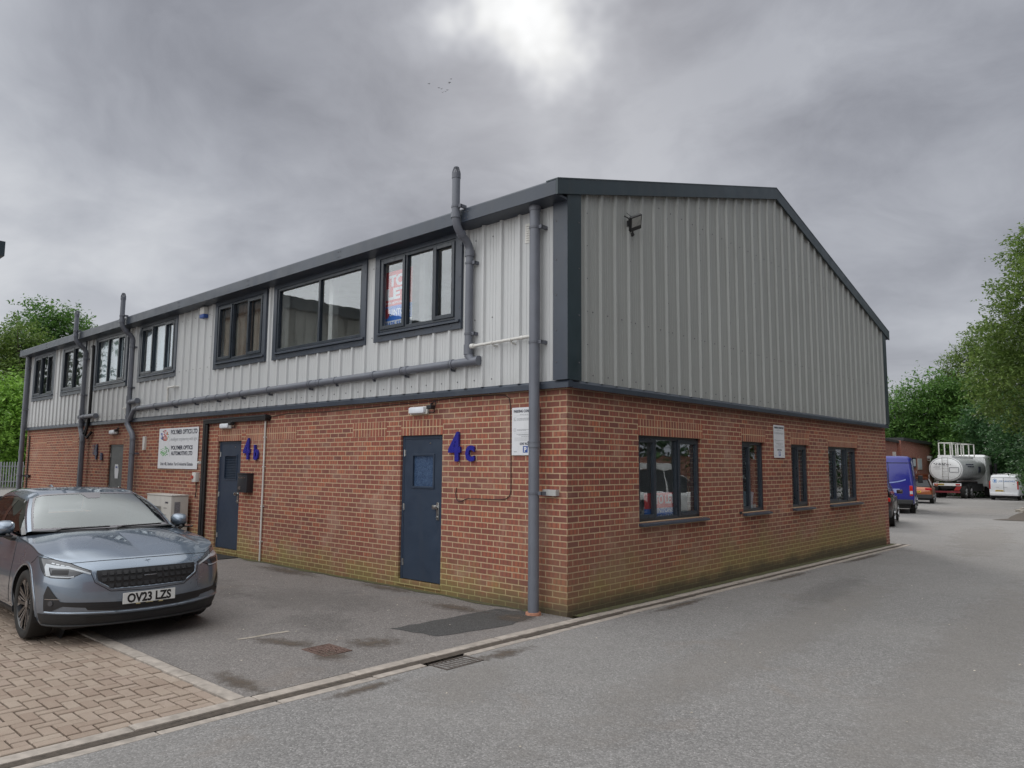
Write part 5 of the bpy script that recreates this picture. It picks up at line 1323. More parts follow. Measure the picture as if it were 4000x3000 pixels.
# wheels
def wheel(par,x,y,sg,r=.347,w_=.235,steer=0.,spokes=5,rim_r=.255,dark=True,name='wheel'):
    W_=empty_part(name,par,(x,y,r),steer); n=48
    g=MB(); pr=[(r*.75,-w_/2+.006),(r*.90,-w_/2),(r*.965,-w_/2+.010),(r*.993,-w_/2+.030),(r,-w_/4),(r,w_/4),(r*.993,w_/2-.030),(r*.965,w_/2-.010),(r*.90,w_/2),(r*.78,w_/2-.004),(rim_r*1.0,w_/2-.016)]
    vs=[(q*math.cos(2*pi*k/n),h*sg,q*math.sin(2*pi*k/n)) for q,h in pr for k in range(n)]
    g.mesh(vs,[(i*n+k,i*n+(k+1)%n,(i+1)*n+(k+1)%n,(i+1)*n+k) for i in range(len(pr)-1) for k in range(n)]); obj('tyre',g,MTYRE,W_,smooth=40)
    g=MB(); pr=[(rim_r*1.005,w_/2-.014),(rim_r*.975,w_/2-.010),(rim_r*.95,w_/2-.022),(rim_r*.93,w_/2-.10),(rim_r*.90,-w_/2+.02),(rim_r*.2,-w_/2+.05)]
    vs=[(q*math.cos(2*pi*k/n),h*sg,q*math.sin(2*pi*k/n)) for q,h in pr for k in range(n)]
    g.mesh(vs,[(i*n+k,i*n+(k+1)%n,(i+1)*n+(k+1)%n,(i+1)*n+k) for i in range(len(pr)-1) for k in range(n)]); 
    g.tube([(0,sg*(w_/2-.11),0),(0,sg*(w_/2-.035),0)],.055,20)
    RM=obj('rim',g,MALLOYD,W_,smooth=40)
    g=MB(); d_=MB()
    for k in range(spokes):
        a=2*pi*k/spokes+.3
        def P(rr,aa,h): return (rr*math.cos(a+aa),sg*h,rr*math.sin(a+aa))
        ho=w_/2-.016; hi=w_/2-.042
        for sa in (-1,1):   # paired blades
            g.mesh([P(.045,.25*sa,hi),P(.05,.75*sa,hi),P(rim_r*.97,.23*sa,ho),P(rim_r*.97,.40*sa,ho),P(.045,.25*sa,hi-.03),P(.05,.75*sa,hi-.03),P(rim_r*.97,.23*sa,ho-.035),P(rim_r*.97,.40*sa,ho-.035)],[(0,1,3,2),(0,2,6,4),(1,3,7,5)],0)
            g.mesh([P(.06,.02*sa,hi-.004),P(.05,.16*sa,hi-.004),P(rim_r*.97,.06*sa,ho-.006),P(rim_r*.97,.15*sa,ho-.006)],[(0,1,3,2)],1)
    g.cyl((0,sg*(w_/2-.045),0),(0,sg*(w_/2-.034),0),.032,16,1)
    obj('spokes',g,[MALLOYD if dark else MALLOY,MALLOY],W_,weld=False)
    g=MB()
    for k in range(spokes*2):
        a=2*pi*k/(spokes*2)+.3+pi/(spokes*2)
        if k%2==0:
            vs=[((rim_r*.55)*math.cos(a),sg*(w_/2-.034),(rim_r*.55)*math.sin(a)),(rim_r*.965*math.cos(a-.22),sg*(w_/2-.017),rim_r*.965*math.sin(a-.22)),(rim_r*.965*math.cos(a+.22),sg*(w_/2-.017),rim_r*.965*math.sin(a+.22))]
            g.face(vs)
    obj('rim_insert',g,MALLOY,W_,weld=False)
    return W_
def empty_part(name,par,loc,rz=0.):
    o=bpy.data.objects.new(name,None); C.objects.link(o); o.parent=par; o.location=loc; o.rotation_euler=(0,0,rz); o.empty_display_size=.1; return o
for xc in (0,-2.735):
    for sg in (1,-1): wheel(CAR,xc,sg*.802,sg)
# ================================================================ vehicles further away
def loft(b,secs,mi=0,caps=True):
    """secs: list of (x,[(y,z)...]) half profiles from the top centre line down to the sill"""
    for sg in (1,-1):
        n=len(secs[0][1]); vs=[(x,sg*y,z) for x,p in secs for y,z in p]
        b.mesh(vs,[(i*n+j,(i+1)*n+j,(i+1)*n+j+1,i*n+j+1) for i in range(len(secs)-1) for j in range(n-1)],mi)
    for x,p in (secs[0],secs[-1]):
        b.face([(x,y,z) for y,z in p]+[(x,-y,z) for y,z in p[::-1]],mi)
def rprof(hw,top,low,tum=.06,r=.10,belt=None,n=5):
    belt=belt or (low+(top-low)*.55); w1=hw-tum
    P=[(0,top+.02),(w1*.5,top+.016)]
    for k in range(n+1):
        a=pi/2*k/n; P.append((w1-r+r*math.sin(a),top-r+r*math.cos(a)))
    P+=[(hw-.012,belt+.06),(hw,belt),(hw,low+.25),(hw-.02,low+.06),(hw-.06,low)]
    return P
def archcut(b,xcs,rr,hw,m=None):
    for xc in xcs:
        for sg in (1,-1):
            n=20; b.mesh([(xc+rr*math.cos(2*pi*k/n),sg*(hw+.004),.34+rr*math.sin(2*pi*k/n)) for k in range(n)],[tuple(range(n))],m or 0)
def simplewheel(par,x,y,sg,r=.34,w_=.22,m=None):
    W_=empty_part('wheel',par,(x,y,r)); g=MB(); g.tube([(0,-w_/2*sg,0),(0,w_/2*sg,0)],[r,r],28); obj('tyre',g,MTYRE,W_,smooth=40)
    g=MB(); g.cyl((0,sg*w_*.5,0),(0,sg*(w_*.5+.008),0),r*.66,20); 
    for k in range(5):
        a=2*pi*k/5; g.tube([(0,sg*(w_*.5+.012),0),(r*.6*math.cos(a),sg*(w_*.5+.014),r*.6*math.sin(a))],.035,6,1)
    obj('rim',g,[MALLOYD,m or MALLOY],W_)
    return W_
MVBLUE=carpaint('van_blue',(.008,.012,.24),.0,.3,.0,.35); MVWHITE=carpaint('van_white',(.80,.81,.83),.0,.3,.0,.5); MORANGE=carpaint('copper_orange',(.30,.085,.025),.3,.3,.15,.5); MDRED=carpaint('dark_maroon',(.025,.010,.014),.1,.3,.1,.4); MSUVW=carpaint('suv_white',(.62,.62,.61),.0,.3,.0)
def plate(par,mp,m=MPLATEY,w_=.52,h_=.11,s='',sz=.08):
    p=obj('number_plate',MB().box(-w_/2,w_/2,0,.012,-h_/2,h_/2,0,mp,.003),m,par)
    g=MB(); text(g,s,sz,lambda a,c,h:mp(a,.0125+h,c),0,-sz*.36,.001,0,.003,w=w_*.86,align='CENTER'); obj('plate_lettering',g,MPLATEK,p)
# local frame of every vehicle: +x forwards, origin on the ground under the tail
def rear(x): return lambda u,w_,z:(x-w_,-u,z)      # plane of the tail, u to the right seen from behind
HD=R(90+13)
# high roof blue van
V=empty('parked_van','high roofed bright blue panel van seen from behind beyond the gable','van',(-4.42,28.60,G(28.8)),HD)
b=MB(); T=2.50; hw=.99
secs=[(.0,rprof(hw-.07,T-.10,.50,.10,.14,1.2)),(.05,rprof(hw-.02,T-.03,.42,.10,.16,1.2)),(.25,rprof(hw,T,.38,.10,.16,1.2)),(3.9,rprof(hw,T,.38,.10,.16,1.2)),(4.3,rprof(hw,T-.12,.38,.12,.2,1.2)),(4.9,rprof(hw-.03,1.62,.36,.22,.2,1.15)),(5.1,rprof(hw-.04,1.25,.34,.2,.15,1.0)),(5.65,rprof(hw-.10,1.08,.30,.2,.15,.9)),(5.85,rprof(hw-.22,.85,.32,.2,.15,.6))]
loft(b,secs); obj('body',b,MVBLUE,V,smooth=35)
b=MB(); mp=rear(-.004); b.box(-.012,.012,.0,.006,.55,2.25,0,mp); b.box(-.88,.88,0,.006,2.20,2.225,0,mp); obj('door_gap',b,MSEAM,V,weld=False)
for s in (-1,1):
    b=MB(); b.box(s*.80,s*.93,-.09,.016,.78,1.22,0,mp,.01); o=obj('tail_lamp',b,MREDL,V); b=MB(); b.box(s*.81,s*.92,.0165,.02,.86,.99,0,mp); obj('reverse_lamp',b,MLENSW,o)
b=MB()
n=16
for k in range(n):
    f=lambda t:(-.55+1.22*t,1.30+.16*t**3)
    a=f(k/n); c=f((k+1)/n); b.mesh([mp(a[0],.004,a[1]),mp(c[0],.004,c[1]),mp(c[0],.004,c[1]+.05),mp(a[0],.004,a[1]+.05)],[(0,1,2,3)])
obj('stripe',b,simple('pale_blue_graphic',(.25,.32,.62),.4),V,weld=False)
b=MB(); b.box(-.0,.42,.0,.007,.90,1.08,0,mp); obj('lower_plate',b,simple('pale_plate',(.28,.33,.62),.4),V)
b=MB(); b.box(-.93,.93,-.1,.13,.42,.62,0,mp,.03); b.box(-.3,.3,.1,.16,.40,.46,0,mp); obj('bumper',b,MTRIMB,V,weld=False)
b=MB(); b.box(.3,5.2,-.8,.8,.22,.42); obj('underbody',b,MBLACK,V)
for s in (-1,1):
    b=MB(); b.box(4.45,5.0,s*(hw-.005),s*(hw+.01),1.30,1.85,0,None,.0); obj('side_window',b,MGLOSSB,V)
    b=MB(); b.box(4.95,5.10,s*1.05,s*1.27,1.25,1.62,0,None,.03); b.tube([(5.0,s*.95,1.35),(5.0,s*1.1,1.38)],.03,8); obj('door_mirror',b,MBLACK,V,weld=False)
    b=MB(); b.box(.5,4.3,s*(hw-.002),s*(hw+.012),.72,.80,0,None,.004); obj('rub_strip',b,MTRIMB,V)
    for xc in (1.0,4.75): simplewheel(V,xc,s*.86,s,.35)
    b=MB(); archcut(b,(1.0,4.75),.42,hw-.003); 
b=MB(); archcut(b,(1.0,4.75),.42,hw-.001); obj('wheel_housing',b,MBLACK,V,weld=False) if False else None
# orange crossover
def hatch(name,label,cat,loc,rz,m,T,hw,LN,lampm,plate_s=None,roofm=None,seg=None,rails=False):
    V=empty(name,label,cat,loc,rz)
    b=MB(); k=LN/4.4
    secs=[(.0,rprof(hw-.10,.86,.42,.05,.12,.75)),(.10,rprof(hw-.03,.98,.36,.05,.10,.80)),(.5*k,rprof(hw,1.02,.30,.05,.08,.85)),(3.0*k,rprof(hw,1.0,.28,.05,.08,.85)),(3.35*k,rprof(hw,.98,.28,.06,.08,.85)),(4.05*k,rprof(hw-.05,.86,.28,.08,.10,.7)),(4.32*k,rprof(hw-.16,.72,.30,.08,.10,.6)),(4.4*k,rprof(hw-.25,.6,.34,.08,.08,.5))]
    loft(b,secs)
    # roof and pillars
    rt=T-.015
    loft(b,[(.42*k,rprof(hw-.24,T-.10,T-.15,.03,.03,T-.13)),(.75*k,rprof(hw-.22,T-.02,T-.07,.03,.04,T-.05)),(1.5*k,rprof(hw-.22,T,T-.05,.03,.04,T-.03)),(2.2*k,rprof(hw-.22,T-.04,T-.09,.03,.04,T-.07))])
    for s in (1,-1):
        for (p0,p1,wd) in (((.14,hw-.07,1.0),(.45*k,hw-.25,T-.12),.13),((3.25*k,hw-.08,1.0),(2.15*k,hw-.25,T-.08),.05),((1.75*k,hw-.06,1.0),(1.68*k,hw-.245,T-.06),.05)):
            a=Vector((p0[0],s*p0[1],p0[2])); c=Vector((p1[0],s*p1[1],p1[2]))
            q=[a,a+Vector((wd,s*.01,0)),c+Vector((wd,s*.01,0)),c]; b.face(q); b.face([p+Vector((0,-s*.05,0)) for p in q])
    obj('body',b,m,V,smooth=35)
    g=MB(); 
    for s in (1,-1): g.face([(.20,s*(hw-.085),1.0),(3.22*k,s*(hw-.085),1.0),(2.2*k,s*(hw-.255),T-.08),(.55*k,s*(hw-.255),T-.09)])
    g.face([(3.28*k,-(hw-.1),1.0),(3.28*k,hw-.1,1.0),(2.18*k,hw-.26,T-.06),(2.18*k,-(hw-.26),T-.06)])
    obj('side_window',g,MSIDEG2,V,weld=False)
    g=MB(); g.face([(.10,-(hw-.14),1.02),(.10,hw-.14,1.02),(.40*k,hw-.30,T-.14),(.40*k,-(hw-.30),T-.14)]); obj('rear_window',g,MSIDEG2,V)
    g=MB(); g.box(.30*k,.62*k,-(hw-.28),hw-.28,T-.055,T-.03,0,None,.01); obj('spoiler',g,roofm or m,V)
    mp=rear(-.004)
    for s in (-1,1):
        g=MB(); g.box(s*(hw-.42),s*(hw-.06),-.16,.012,.82,.95,0,mp,.02); obj('tail_lamp',g,lampm,V)
    g=MB(); g.box(-(hw-.05),hw-.05,-.2,.05,.32,.56,0,mp,.03); obj('bumper',g,MTRIMB if cat!='car' or True else m,V)
    if plate_s is not None: plate(V,lambda u,w_,z:mp(u,w_+.0,z+.72),MPLATEY,.52,.11,plate_s)
    for s in (1,-1):
        for xc in (.80*k,3.45*k): simplewheel(V,xc,s*(hw-.12),s,.35)
        g=MB(); archcut(g,(.80*k,3.45*k),.41,hw-.002); obj('wheel_housing',g,MBLACK,V,weld=False) if s==1 else None
        g=MB(); g.box(2.85*k,3.0*k,s*(hw+.0),s*(hw+.20),1.0,1.14,0,None,.04); obj('door_mirror',g,m,V,smooth=40)
        if rails: g=MB(); g.tube([(.7*k,s*(hw-.28),T+.02),(.8*k,s*(hw-.28),T+.06),(2.0*k,s*(hw-.28),T+.06),(2.15*k,s*(hw-.28),T-.0)],.018,8); obj('roof_rail',g,MCHROME,V)
    obj('underbody',MB().box(.3,LN-.5,-.7,.7,.2,.36),MBLACK,V)
    return V
MSIDEG2=simple('dark_car_glass',(.012,.014,.017),.08,spec=.35)
hatch('parked_car','copper orange crossover parked in front of the far brick building','car',(-7.15,43.75,G(44)),R(90+11),MORANGE,1.60,.90,4.2,MREDL,'FD19 KHX')
hatch('parked_car','dark maroon car whose tail just shows past the end of the gable','car',(-2.50,18.75,G(19)),R(90+13),MDRED,1.62,.92,4.5,MREDL,'GK66 RVN')
# the white four wheel drive that the gable windows mirror
hatch('parked_car','white four wheel drive with roof rails parked across the road','car',(9.1,13.95,G(14)),R(120),MSUVW,1.80,.93,4.7,MREDL,'LX17 TNU',rails=True)
# white van
V=empty('parked_van','white panel van with blue hexagon logo parked beside the tanker','van',(-5.35,60.9,G(61)),R(92))
b=MB(); T=1.93; hw=.985
secs=[(.0,rprof(hw-.09,T-.14,.50,.10,.14,1.0)),(.05,rprof(hw-.03,T-.05,.40,.12,.18,1.0)),(.25,rprof(hw,T,.34,.13,.18,1.0)),(3.3,rprof(hw,T,.34,.13,.18,1.0)),(4.1,rprof(hw-.03,1.35,.34,.2,.2,1.0)),(4.85,rprof(hw-.12,.95,.34,.2,.15,.8))]
loft(b,secs); obj('body',b,MVWHITE,V,smooth=35)
mp=rear(-.004); b=MB(); b.box(-.010,.010,.0,.006,.62,1.72,0,mp); b.box(-.78,.78,0,.006,1.73,1.745,0,mp); obj('door_gap',b,MSEAM,V,weld=False)
for s in (-1,1): b=MB(); b.box(s*.86,s*.95,-.1,.012,.85,1.45,0,mp,.01); obj('tail_lamp',b,MREDL,V)
b=MB(); b.box(-.92,.92,-.1,.10,.36,.58,0,mp,.03); obj('bumper',b,MVWHITE,V,smooth=40)
plate(V,lambda u,w_,z:mp(u-.30,w_,z+.72),MPLATEY,.52,.11,'WR67 HJU')
b=MB(); text(b,'JOE SANCHEZ',.17,lambda a,c,h:mp(a,.004+h,c),-.33,1.40,.002,0,.002,w=1.10); obj('lettering',b,simple('sign_blue_pale',(.12,.25,.50),.4),V)
b=MB(); hx=lambda r:[(-.56+r*math.sin(k*pi/3),1.47+r*math.cos(k*pi/3)) for k in range(6)]
o_,i_=hx(.17),hx(.135)
for k in range(6): b.mesh([mp(*((q[0],.004,q[1]))) for q in (o_[k],o_[(k+1)%6],i_[(k+1)%6],i_[k])],[(0,1,2,3)])
b.mesh([mp(q[0],.004,q[1]) for q in hx(.085)],[tuple(range(6))]); obj('hexagon_logo',b,simple('logo_blue',(.10,.28,.62),.4),V,weld=False)
b=MB(); b.box(-.52,-.30,.0,.006,.98,1.0,0,mp); b.box(-.05,.22,.0,.006,.98,1.0,0,mp); obj('small_print',b,MINKG,V,weld=False)
b=MB(); b.box(.6,1.1,-.45,-.05,T+.02,T+.12,0,None,.03); obj('roof_vent',b,MWPVC,V,smooth=40)
b=MB(); 
for x in (.4,2.6): b.box(x,x+.05,-.75,.75,T+.03,T+.07)
obj('roof_bars',b,MSTEEL,V,weld=False)
for s in (1,-1):
    for xc in (.95,3.9): simplewheel(V,xc,s*.86,s,.34)
obj('underbody',MB().box(.3,4.3,-.75,.75,.2,.42),MBLACK,V)
# tanker lorry
V=empty('tanker_lorry','white fuel tanker lorry with ladder and raised rails parked before the trees','lorry',(-9.55,62.3,G(63)),R(90-4.0))
MTANK=simple('tank_white',(.82,.83,.83),.3,coat=.4,grime=.06,var=.04); MTANKG=simple('tank_grey',(.52,.53,.54),.3,.1,coat=.4,grime=.06,var=.05)
zc=2.38; A_=1.26; B_=1.0
b=MB(); n=48
def ring_(x,k,e=1.): return [(x,A_*k*(abs(math.cos(t))**.9)*(1 if math.cos(t)>0 else -1)*e,zc+B_*k*(abs(math.sin(t))**.9)*(1 if math.sin(t)>0 else -1)) for t in [2*pi*i/n for i in range(n)]]
rs=[(-.10,.05),(-.09,.5),(-.05,.85),(.0,.955),(.05,.965)]
vs=[p for x,k in rs for p in ring_(x,k)]; b.mesh(vs,[(i*n+k,i*n+(k+1)%n,(i+1)*n+(k+1)%n,(i+1)*n+k) for i in range(len(rs)-1) for k in range(n)]+[tuple(range(n))])
obj('tank_end',b,MTANK,V,smooth=40)
b=MB(); rs=[(.05,.965),(.05,1.0),(.20,1.0),(.20,.975),(6.5,.975),(6.6,.9)]
vs=[p for x,k in rs for p in ring_(x,k)]; b.mesh(vs,[(i*n+k,i*n+(k+1)%n,(i+1)*n+(k+1)%n,(i+1)*n+k) for i in range(len(rs)-1) for k in range(n)]+[tuple((len(rs)-1)*n+k for k in range(n))]); obj('tank_body',b,MTANKG,V,smooth=40)
b=MB(); b.tube(ring_(-.03,.91)+[ring_(-.03,.91)[0]],.014,6,cap=False); obj('tank_seam',b,MTRIMB,V)
mp=rear(-.10)
b=MB()
for u in (-.20,.22): b.tube([mp(u,.05,1.45),mp(u,.05,3.30),mp(u,-.1,3.42)],.014,6)
for k in range(9): b.tube([mp(-.20,.05,1.55+k*.22),mp(.22,.05,1.55+k*.22)],.010,6)
obj('ladder',b,MSTEEL,V,weld=False)
b=MB()
rr=random.Random(4)
for z,u0,u1 in ((2.82,-.85,.05),(2.72,-.72,.42),(2.6,-.8,-.35),(2.5,-.9,-.35),(2.38,-.75,-.3)):
    u=u0
    while u<u1: l=rr.uniform(.08,.22) if z>2.65 else .5; b.box(u,min(u+l,u1),.012,.016,z,z+(.045 if z>2.65 else .012),0,mp); u+=l+.09
frame_bars(b,mp,.30,1.0,2.12,2.52,.03,.012,.02,0)
obj('lettering_blocks',b,MINK,V,weld=False)
b=MB(); 
for i in range(5): b.box(1.0+i*.42,1.0+i*.42+.22,-A_-.012,-A_+.05,2.72,2.82)
for i in range(3): b.box(1.5+i*.6,1.5+i*.6+.32,-A_-.012,-A_+.05,2.55,2.64)
b.box(4.4,4.9,-A_-.014,-A_+.05,2.1,2.6); obj('side_blocks',b,MINK,V,weld=False)
b=MB(); b.box(.1,6.3,-.42,.42,zc+B_-.06,zc+B_+.10,0,None,.01); b.box(.0,.5,-.55,.55,zc+B_-.10,zc+B_+.14,0,None,.02); obj('top_walkway',b,MTANK,V,weld=False)
b=MB(); 
for x in (.25,1.7,3.2,4.7,6.2):
    for y in (.50,-.50): b.tube([(x,y,zc+B_-.0),(x,y,zc+B_+1.15)],.05,8)
for y in (.5,-.5): b.tube([(.25,y,zc+B_+1.15),(6.2,y,zc+B_+1.15)],.03,8)
for x in (.25,6.2): b.tube([(x,-.5,zc+B_+1.15),(x,.5,zc+B_+1.15)],.03,8)
obj('safety_rail',b,MWPVC,V,weld=False)
b=MB(); b.box(.0,9.2,-.45,.45,.80,1.30); b.box(1.8,5.8,-1.15,-.5,.55,1.15,0,None,.02); b.box(1.8,5.8,.5,1.15,.55,1.15,0,None,.02); obj('chassis',b,MBLACK,V,weld=False)
b=MB(); b.box(-.95,1.12,.0,.05,1.02,1.24,0,mp,.01); obj('rear_panel',b,MTANK,V)
b=MB(); b.box(-.95,1.0,-.05,.02,.46,.60,0,mp,.01); obj('rear_bumper',b,simple('red_bumper',(.22,.03,.04),.5),V)
b=MB(); b.mesh([mp(.55,.02,.66),mp(.95,.02,.66),mp(1.15,.02,1.0),mp(.75,.02,1.0)],[(0,1,2,3)]); obj('red_flap',b,simple('red_flap',(.35,.02,.02),.6),V)
plate(V,lambda u,w_,z:mp(u-.38,w_+.052,z+1.13),MPLATEY,.52,.11,'KX65 DPO')
for s in (-.72,.88): b=MB(); b.box(s-.16,s+.16,.051,.075,1.07,1.19,0,mp,.01); obj('tail_lamp',b,MREDL,V)
b=MB(); secs=[(6.9,rprof(1.18,3.45,.9,.06,.16,1.8)),(7.1,rprof(1.24,3.62,.75,.06,.2,1.8)),(8.3,rprof(1.24,3.55,.6,.06,.2,1.8)),(8.9,rprof(1.22,3.1,.5,.08,.2,1.8)),(9.15,rprof(1.2,2.2,.45,.08,.2,1.6))]; loft(b,secs); obj('cab',b,MTANK,V,smooth=35)
b=MB(); b.box(7.7,8.6,-1.25,-1.243,1.9,2.75); b.box(7.7,8.6,1.243,1.25,1.9,2.75); b.box(8.95,9.0,-1.0,1.0,2.0,2.9); obj('cab_window',b,MGLOSSB,V,weld=False)
for s in (1,-1): b=MB(); b.box(8.7,8.85,s*1.3,s*1.55,2.0,2.9,0,None,.04); obj('cab_mirror',b,MBLACK,V)
for xc in (1.0,2.35,7.9):
    for s in (1,-1): simplewheel(V,xc,s*.98,s,.50,.34)
# ================================================================ buildings and walls beyond
MBRICK3=brick_mat('far_brickwork',False,False,(1.05,.98,1.0))
E_=empty('brick_warehouse','low brick building with thin flat roof behind the tanker','building',(0,0,0))
def quadwall(b,p0,p1,z0,z1,th=.3):
    p0=Vector(p0);p1=Vector(p1);d_=(p1-p0).normalized();n_=Vector((-d_.y,d_.x))*th
    b.ext([(p0.x,p0.y),(p1.x,p1.y),(p1.x+n_.x,p1.y+n_.y),(p0.x+n_.x,p0.y+n_.y)],z0,z1,lambda a,c,h:(a,c,h))
b=MB(); quadwall(b,(-13.0,63.1),(-18.0,118.),-1.6,4.05); quadwall(b,(-13.0,63.1),(-13.9,63.0),-1.6,4.05); obj('brick_wall',b,MBRICK3,E_,weld=False)
b=MB(); quadwall(b,(-10.9,46),(-13.3,63.0),-1.4,3.85); quadwall(b,(-22,46),(-10.9,46),-1.4,3.85); obj('brick_wall',b,MBRICK3,E_,weld=False)
b=MB(); b.ext([(-12.75,62.9),(-17.75,118),(-30,118),(-25,62.9)],4.05,4.32,lambda a,c,h:(a,c,h)); obj('roof',b,MTRIMB,E_)
b=MB(); b.ext([(-10.7,45.8),(-13.1,62.9),(-25,62.9),(-22,45.8)],3.85,4.02,lambda a,c,h:(a,c,h)); obj('roof',b,MTRIMB,E_)
def onwall(t): return Vector((-13.0,63.1)).lerp(Vector((-18,118)),t)
for t0,t1,z0,z1,nm,m in ((.085,.115,1.75,2.65,'window',MFRAME),(.135,.175,1.55,2.6,'window',MWPVC),(.30,.36,-.8,1.45,'door',MGLOSSB)):
    a,c=onwall(t0),onwall(t1); b=MB(); b.ext([(a.x-.05,a.y),(c.x-.05,c.y),(c.x+.06,c.y),(a.x+.06,a.y)],z0,z1,lambda p,q,h:(p,q,h)); o=obj(nm,b,m,E_)
    if nm=='window': b=MB(); d_=(c-a)*.12; b.ext([(a.x+d_.x+.05,a.y+d_.y),(c.x-d_.x+.05,c.y-d_.y),(c.x-d_.x+.07,c.y-d_.y),(a.x+d_.x+.07,a.y+d_.y)],z0+.12,z1-.12,lambda p,q,h:(p,q,h)); obj('pane',b,MBLIND,o)
p=onwall(.24); b=MB(); b.box(p.x,p.x+.35,p.y-.1,p.y+.5,2.65,2.9,0,None,.02); b.tube([(p.x,p.y,2.5),(p.x+.3,p.y-.2,2.4),(p.x+.3,p.y,2.7)],.05,6); obj('wall_lamp',b,MWPVC,E_,weld=False)
b=MB(); b.box(-12.2,-12.0,57.5,57.7,-.5,3.0); tag(obj('post',b,MWPVC),'pale square post standing behind the blue van','post')
# the taller neighbour whose eave corner enters the picture at the left
E_=empty('neighbouring_unit','tall neighbouring unit whose dark eave corner enters at the left edge','building',(0,0,0))
XN=-12.60; YN=-3.32
b=MB(); b.box(XN-5,XN,YN-20,YN,-.1,2.8); obj('brick_wall',b,MBRICK2,E_)
MCLADO=clad_mat('cladding_olive',(.40,.40,.34))
b=MB(); clad(b,lambda u,w_,z:(XN+w_,u,z),YN-20,YN,2.85,lambda u:6.05,.1,[],.02,False); clad(b,lambda u,w_,z:(u,YN+w_,z),XN-5,XN,2.85,lambda u:6.05,.1,[],.02,False); b.box(XN-5,XN,YN-20,YN,2.81,6.05); obj('cladding',b,MCLADO,E_,weld=False)
b=MB(); b.box(XN-5.1,XN+.17,YN-20,YN+.15,6.08,6.39); obj('fascia',b,MTRIMD,E_)
# brick boundary wall across the road, seen only in the window reflections
b=MB(); b.box(12.0,12.3,-14,42,-1.,2.15,0); b.box(11.96,12.34,-14,42,2.151,2.22); tag(obj('boundary_wall',b,MBRICK2,weld=False),'long brick boundary wall across the road under the trees','wall')
# palisade fence
E_=empty('palisade_fence','pale grey palisade fence at the far end of the yard','fence',(-52.5,0,0))
MGALV=simple('galvanised_steel',(.42,.43,.46),.5,.3,grime=.2)
b=MB()
for k in range(75):
    y=1.2+k*.155; z=1.72; w_=.035
    b.mesh([(0,y-w_,.05),(.02,y,.05),(0,y+w_,.05),(0,y-w_,z-.08),(.02,y,z-.08),(0,y+w_,z-.08),(0,y-w_*.8,z-.02),(.0,y-.012,z-.03),(0,y,z+.04),(0,y+.012,z-.03),(0,y+w_*.8,z-.02)],[(0,1,4,3),(1,2,5,4),(3,4,7,6),(4,8,7),(4,9,8),(4,5,10,9)])
obj('pales',b,MGALV,E_,weld=False)
for z in (.4,1.4): b=MB(); b.box(-.06,-.01,1,13,z,z+.05); obj('rail',b,MGALV,E_)
for k in range(5): b=MB(); b.box(-.16,-.06,1.0+k*2.75,1.1+k*2.75,-.0,1.7); obj('post',b,MGALV,E_)
# rubble at the road edge
MRUB=simple('rubble_stone',(.34,.31,.27),.9,var=.4,scale=6)
rr=random.Random(8); b=MB()
for k in range(150):
    a=rr.random()*6.3; d_=rr.random()**.6; x=.55+1.5*d_*math.cos(a); y=37.5+3.6*d_*math.sin(a); r=rr.uniform(.05,.15); z=G(y)+r*.3+.35*(1-d_)
    vs=[(x+r*rr.uniform(.7,1.2)*sx,y+r*rr.uniform(.7,1.2)*sy,z+r*rr.uniform(.4,.8)*sz) for sx in (-1,1) for sy in (-1,1) for sz in (-1,1)]
    b.mesh(vs,[(0,1,3,2),(4,6,7,5),(0,4,5,1),(2,3,7,6),(0,2,6,4),(1,5,7,3)])
tag(obj('rubble_heap',b,MRUB,weld=False),'low heap of pale broken stones at the right hand road edge','rubble')
b=MB(); 
n=40; b.face([(1.4+(3.4+.5*noise.noise((k*.7,2,0)))*math.cos(2*pi*k/n),42+(17+2*noise.noise((k*.5,7,0)))*math.sin(2*pi*k/n),G(42+17*math.sin(2*pi*k/n))+.02) for k in range(n)]); b=MB()
for k in range(24):
    y=27+k*1.4; xl=-.2-.085*(y-30)*(1 if y>30 else 0)+.6*noise.noise((y*.8,3,0)); y2=y+1.4; xl2=-.2-.085*(y2-30)*(1 if y2>30 else 0)+.6*noise.noise((y2*.8,3,0)); b.face([(xl,y,G(y)+.012),(6,y,G(y)+.012),(6,y2,G(y2)+.012),(xl2,y2,G(y2)+.012)])
struct('earth_verge',b,MDIRT)
# ================================================================ trees
def leafmat(name,stops,trans=.38):
    def fn(t):
        g=t.n('NewGeometry',out=8); oc=t.n('TexCoord',out=3)
        big=t.noise(oc,.55,4,.6); f=t.math('ADD',t.math('MULTIPLY',g,.55),t.math('MULTIPLY',t.maprange(big,.3,.7),.45))
        c=t.ramp(f,stops)
        d_=t.n('BsdfPrincipled',{'Base Color':c,'Roughness':.5,'Specular IOR Level':.35}); tr=t.n('BsdfTranslucent',{'Color':c})
        return t.n('MixShader',{0:trans,1:d_,2:tr})
    return mat(name,fn)
LGREEN=leafmat('leaves_mid_green',[(0,(0.037,0.091,0.024)),(.4,(0.075,0.163,0.038)),(.75,(0.131,0.254,0.054)),(1,(0.213,0.351,0.096))])
LDARK=leafmat('leaves_dark_green',[(0,(0.020,0.055,0.022)),(.5,(0.043,0.107,0.036)),(.85,(0.081,0.169,0.054)),(1,(0.150,0.260,0.096))])
LYEL=leafmat('leaves_yellow_green',[(0,(0.056,0.098,0.022)),(.4,(0.106,0.176,0.038)),(.8,(0.188,0.267,0.066)),(1,(0.300,0.364,0.120))])
LBRI=leafmat('leaves_bright_green',[(0,(0.075,0.169,0.030)),(.4,(0.188,0.351,0.054)),(.8,(0.312,0.520,0.096)),(1,(0.475,0.650,0.192))])
MBARK=simple('bark',(.075,.062,.048),.9,var=.35,scale=8,bs=.5)
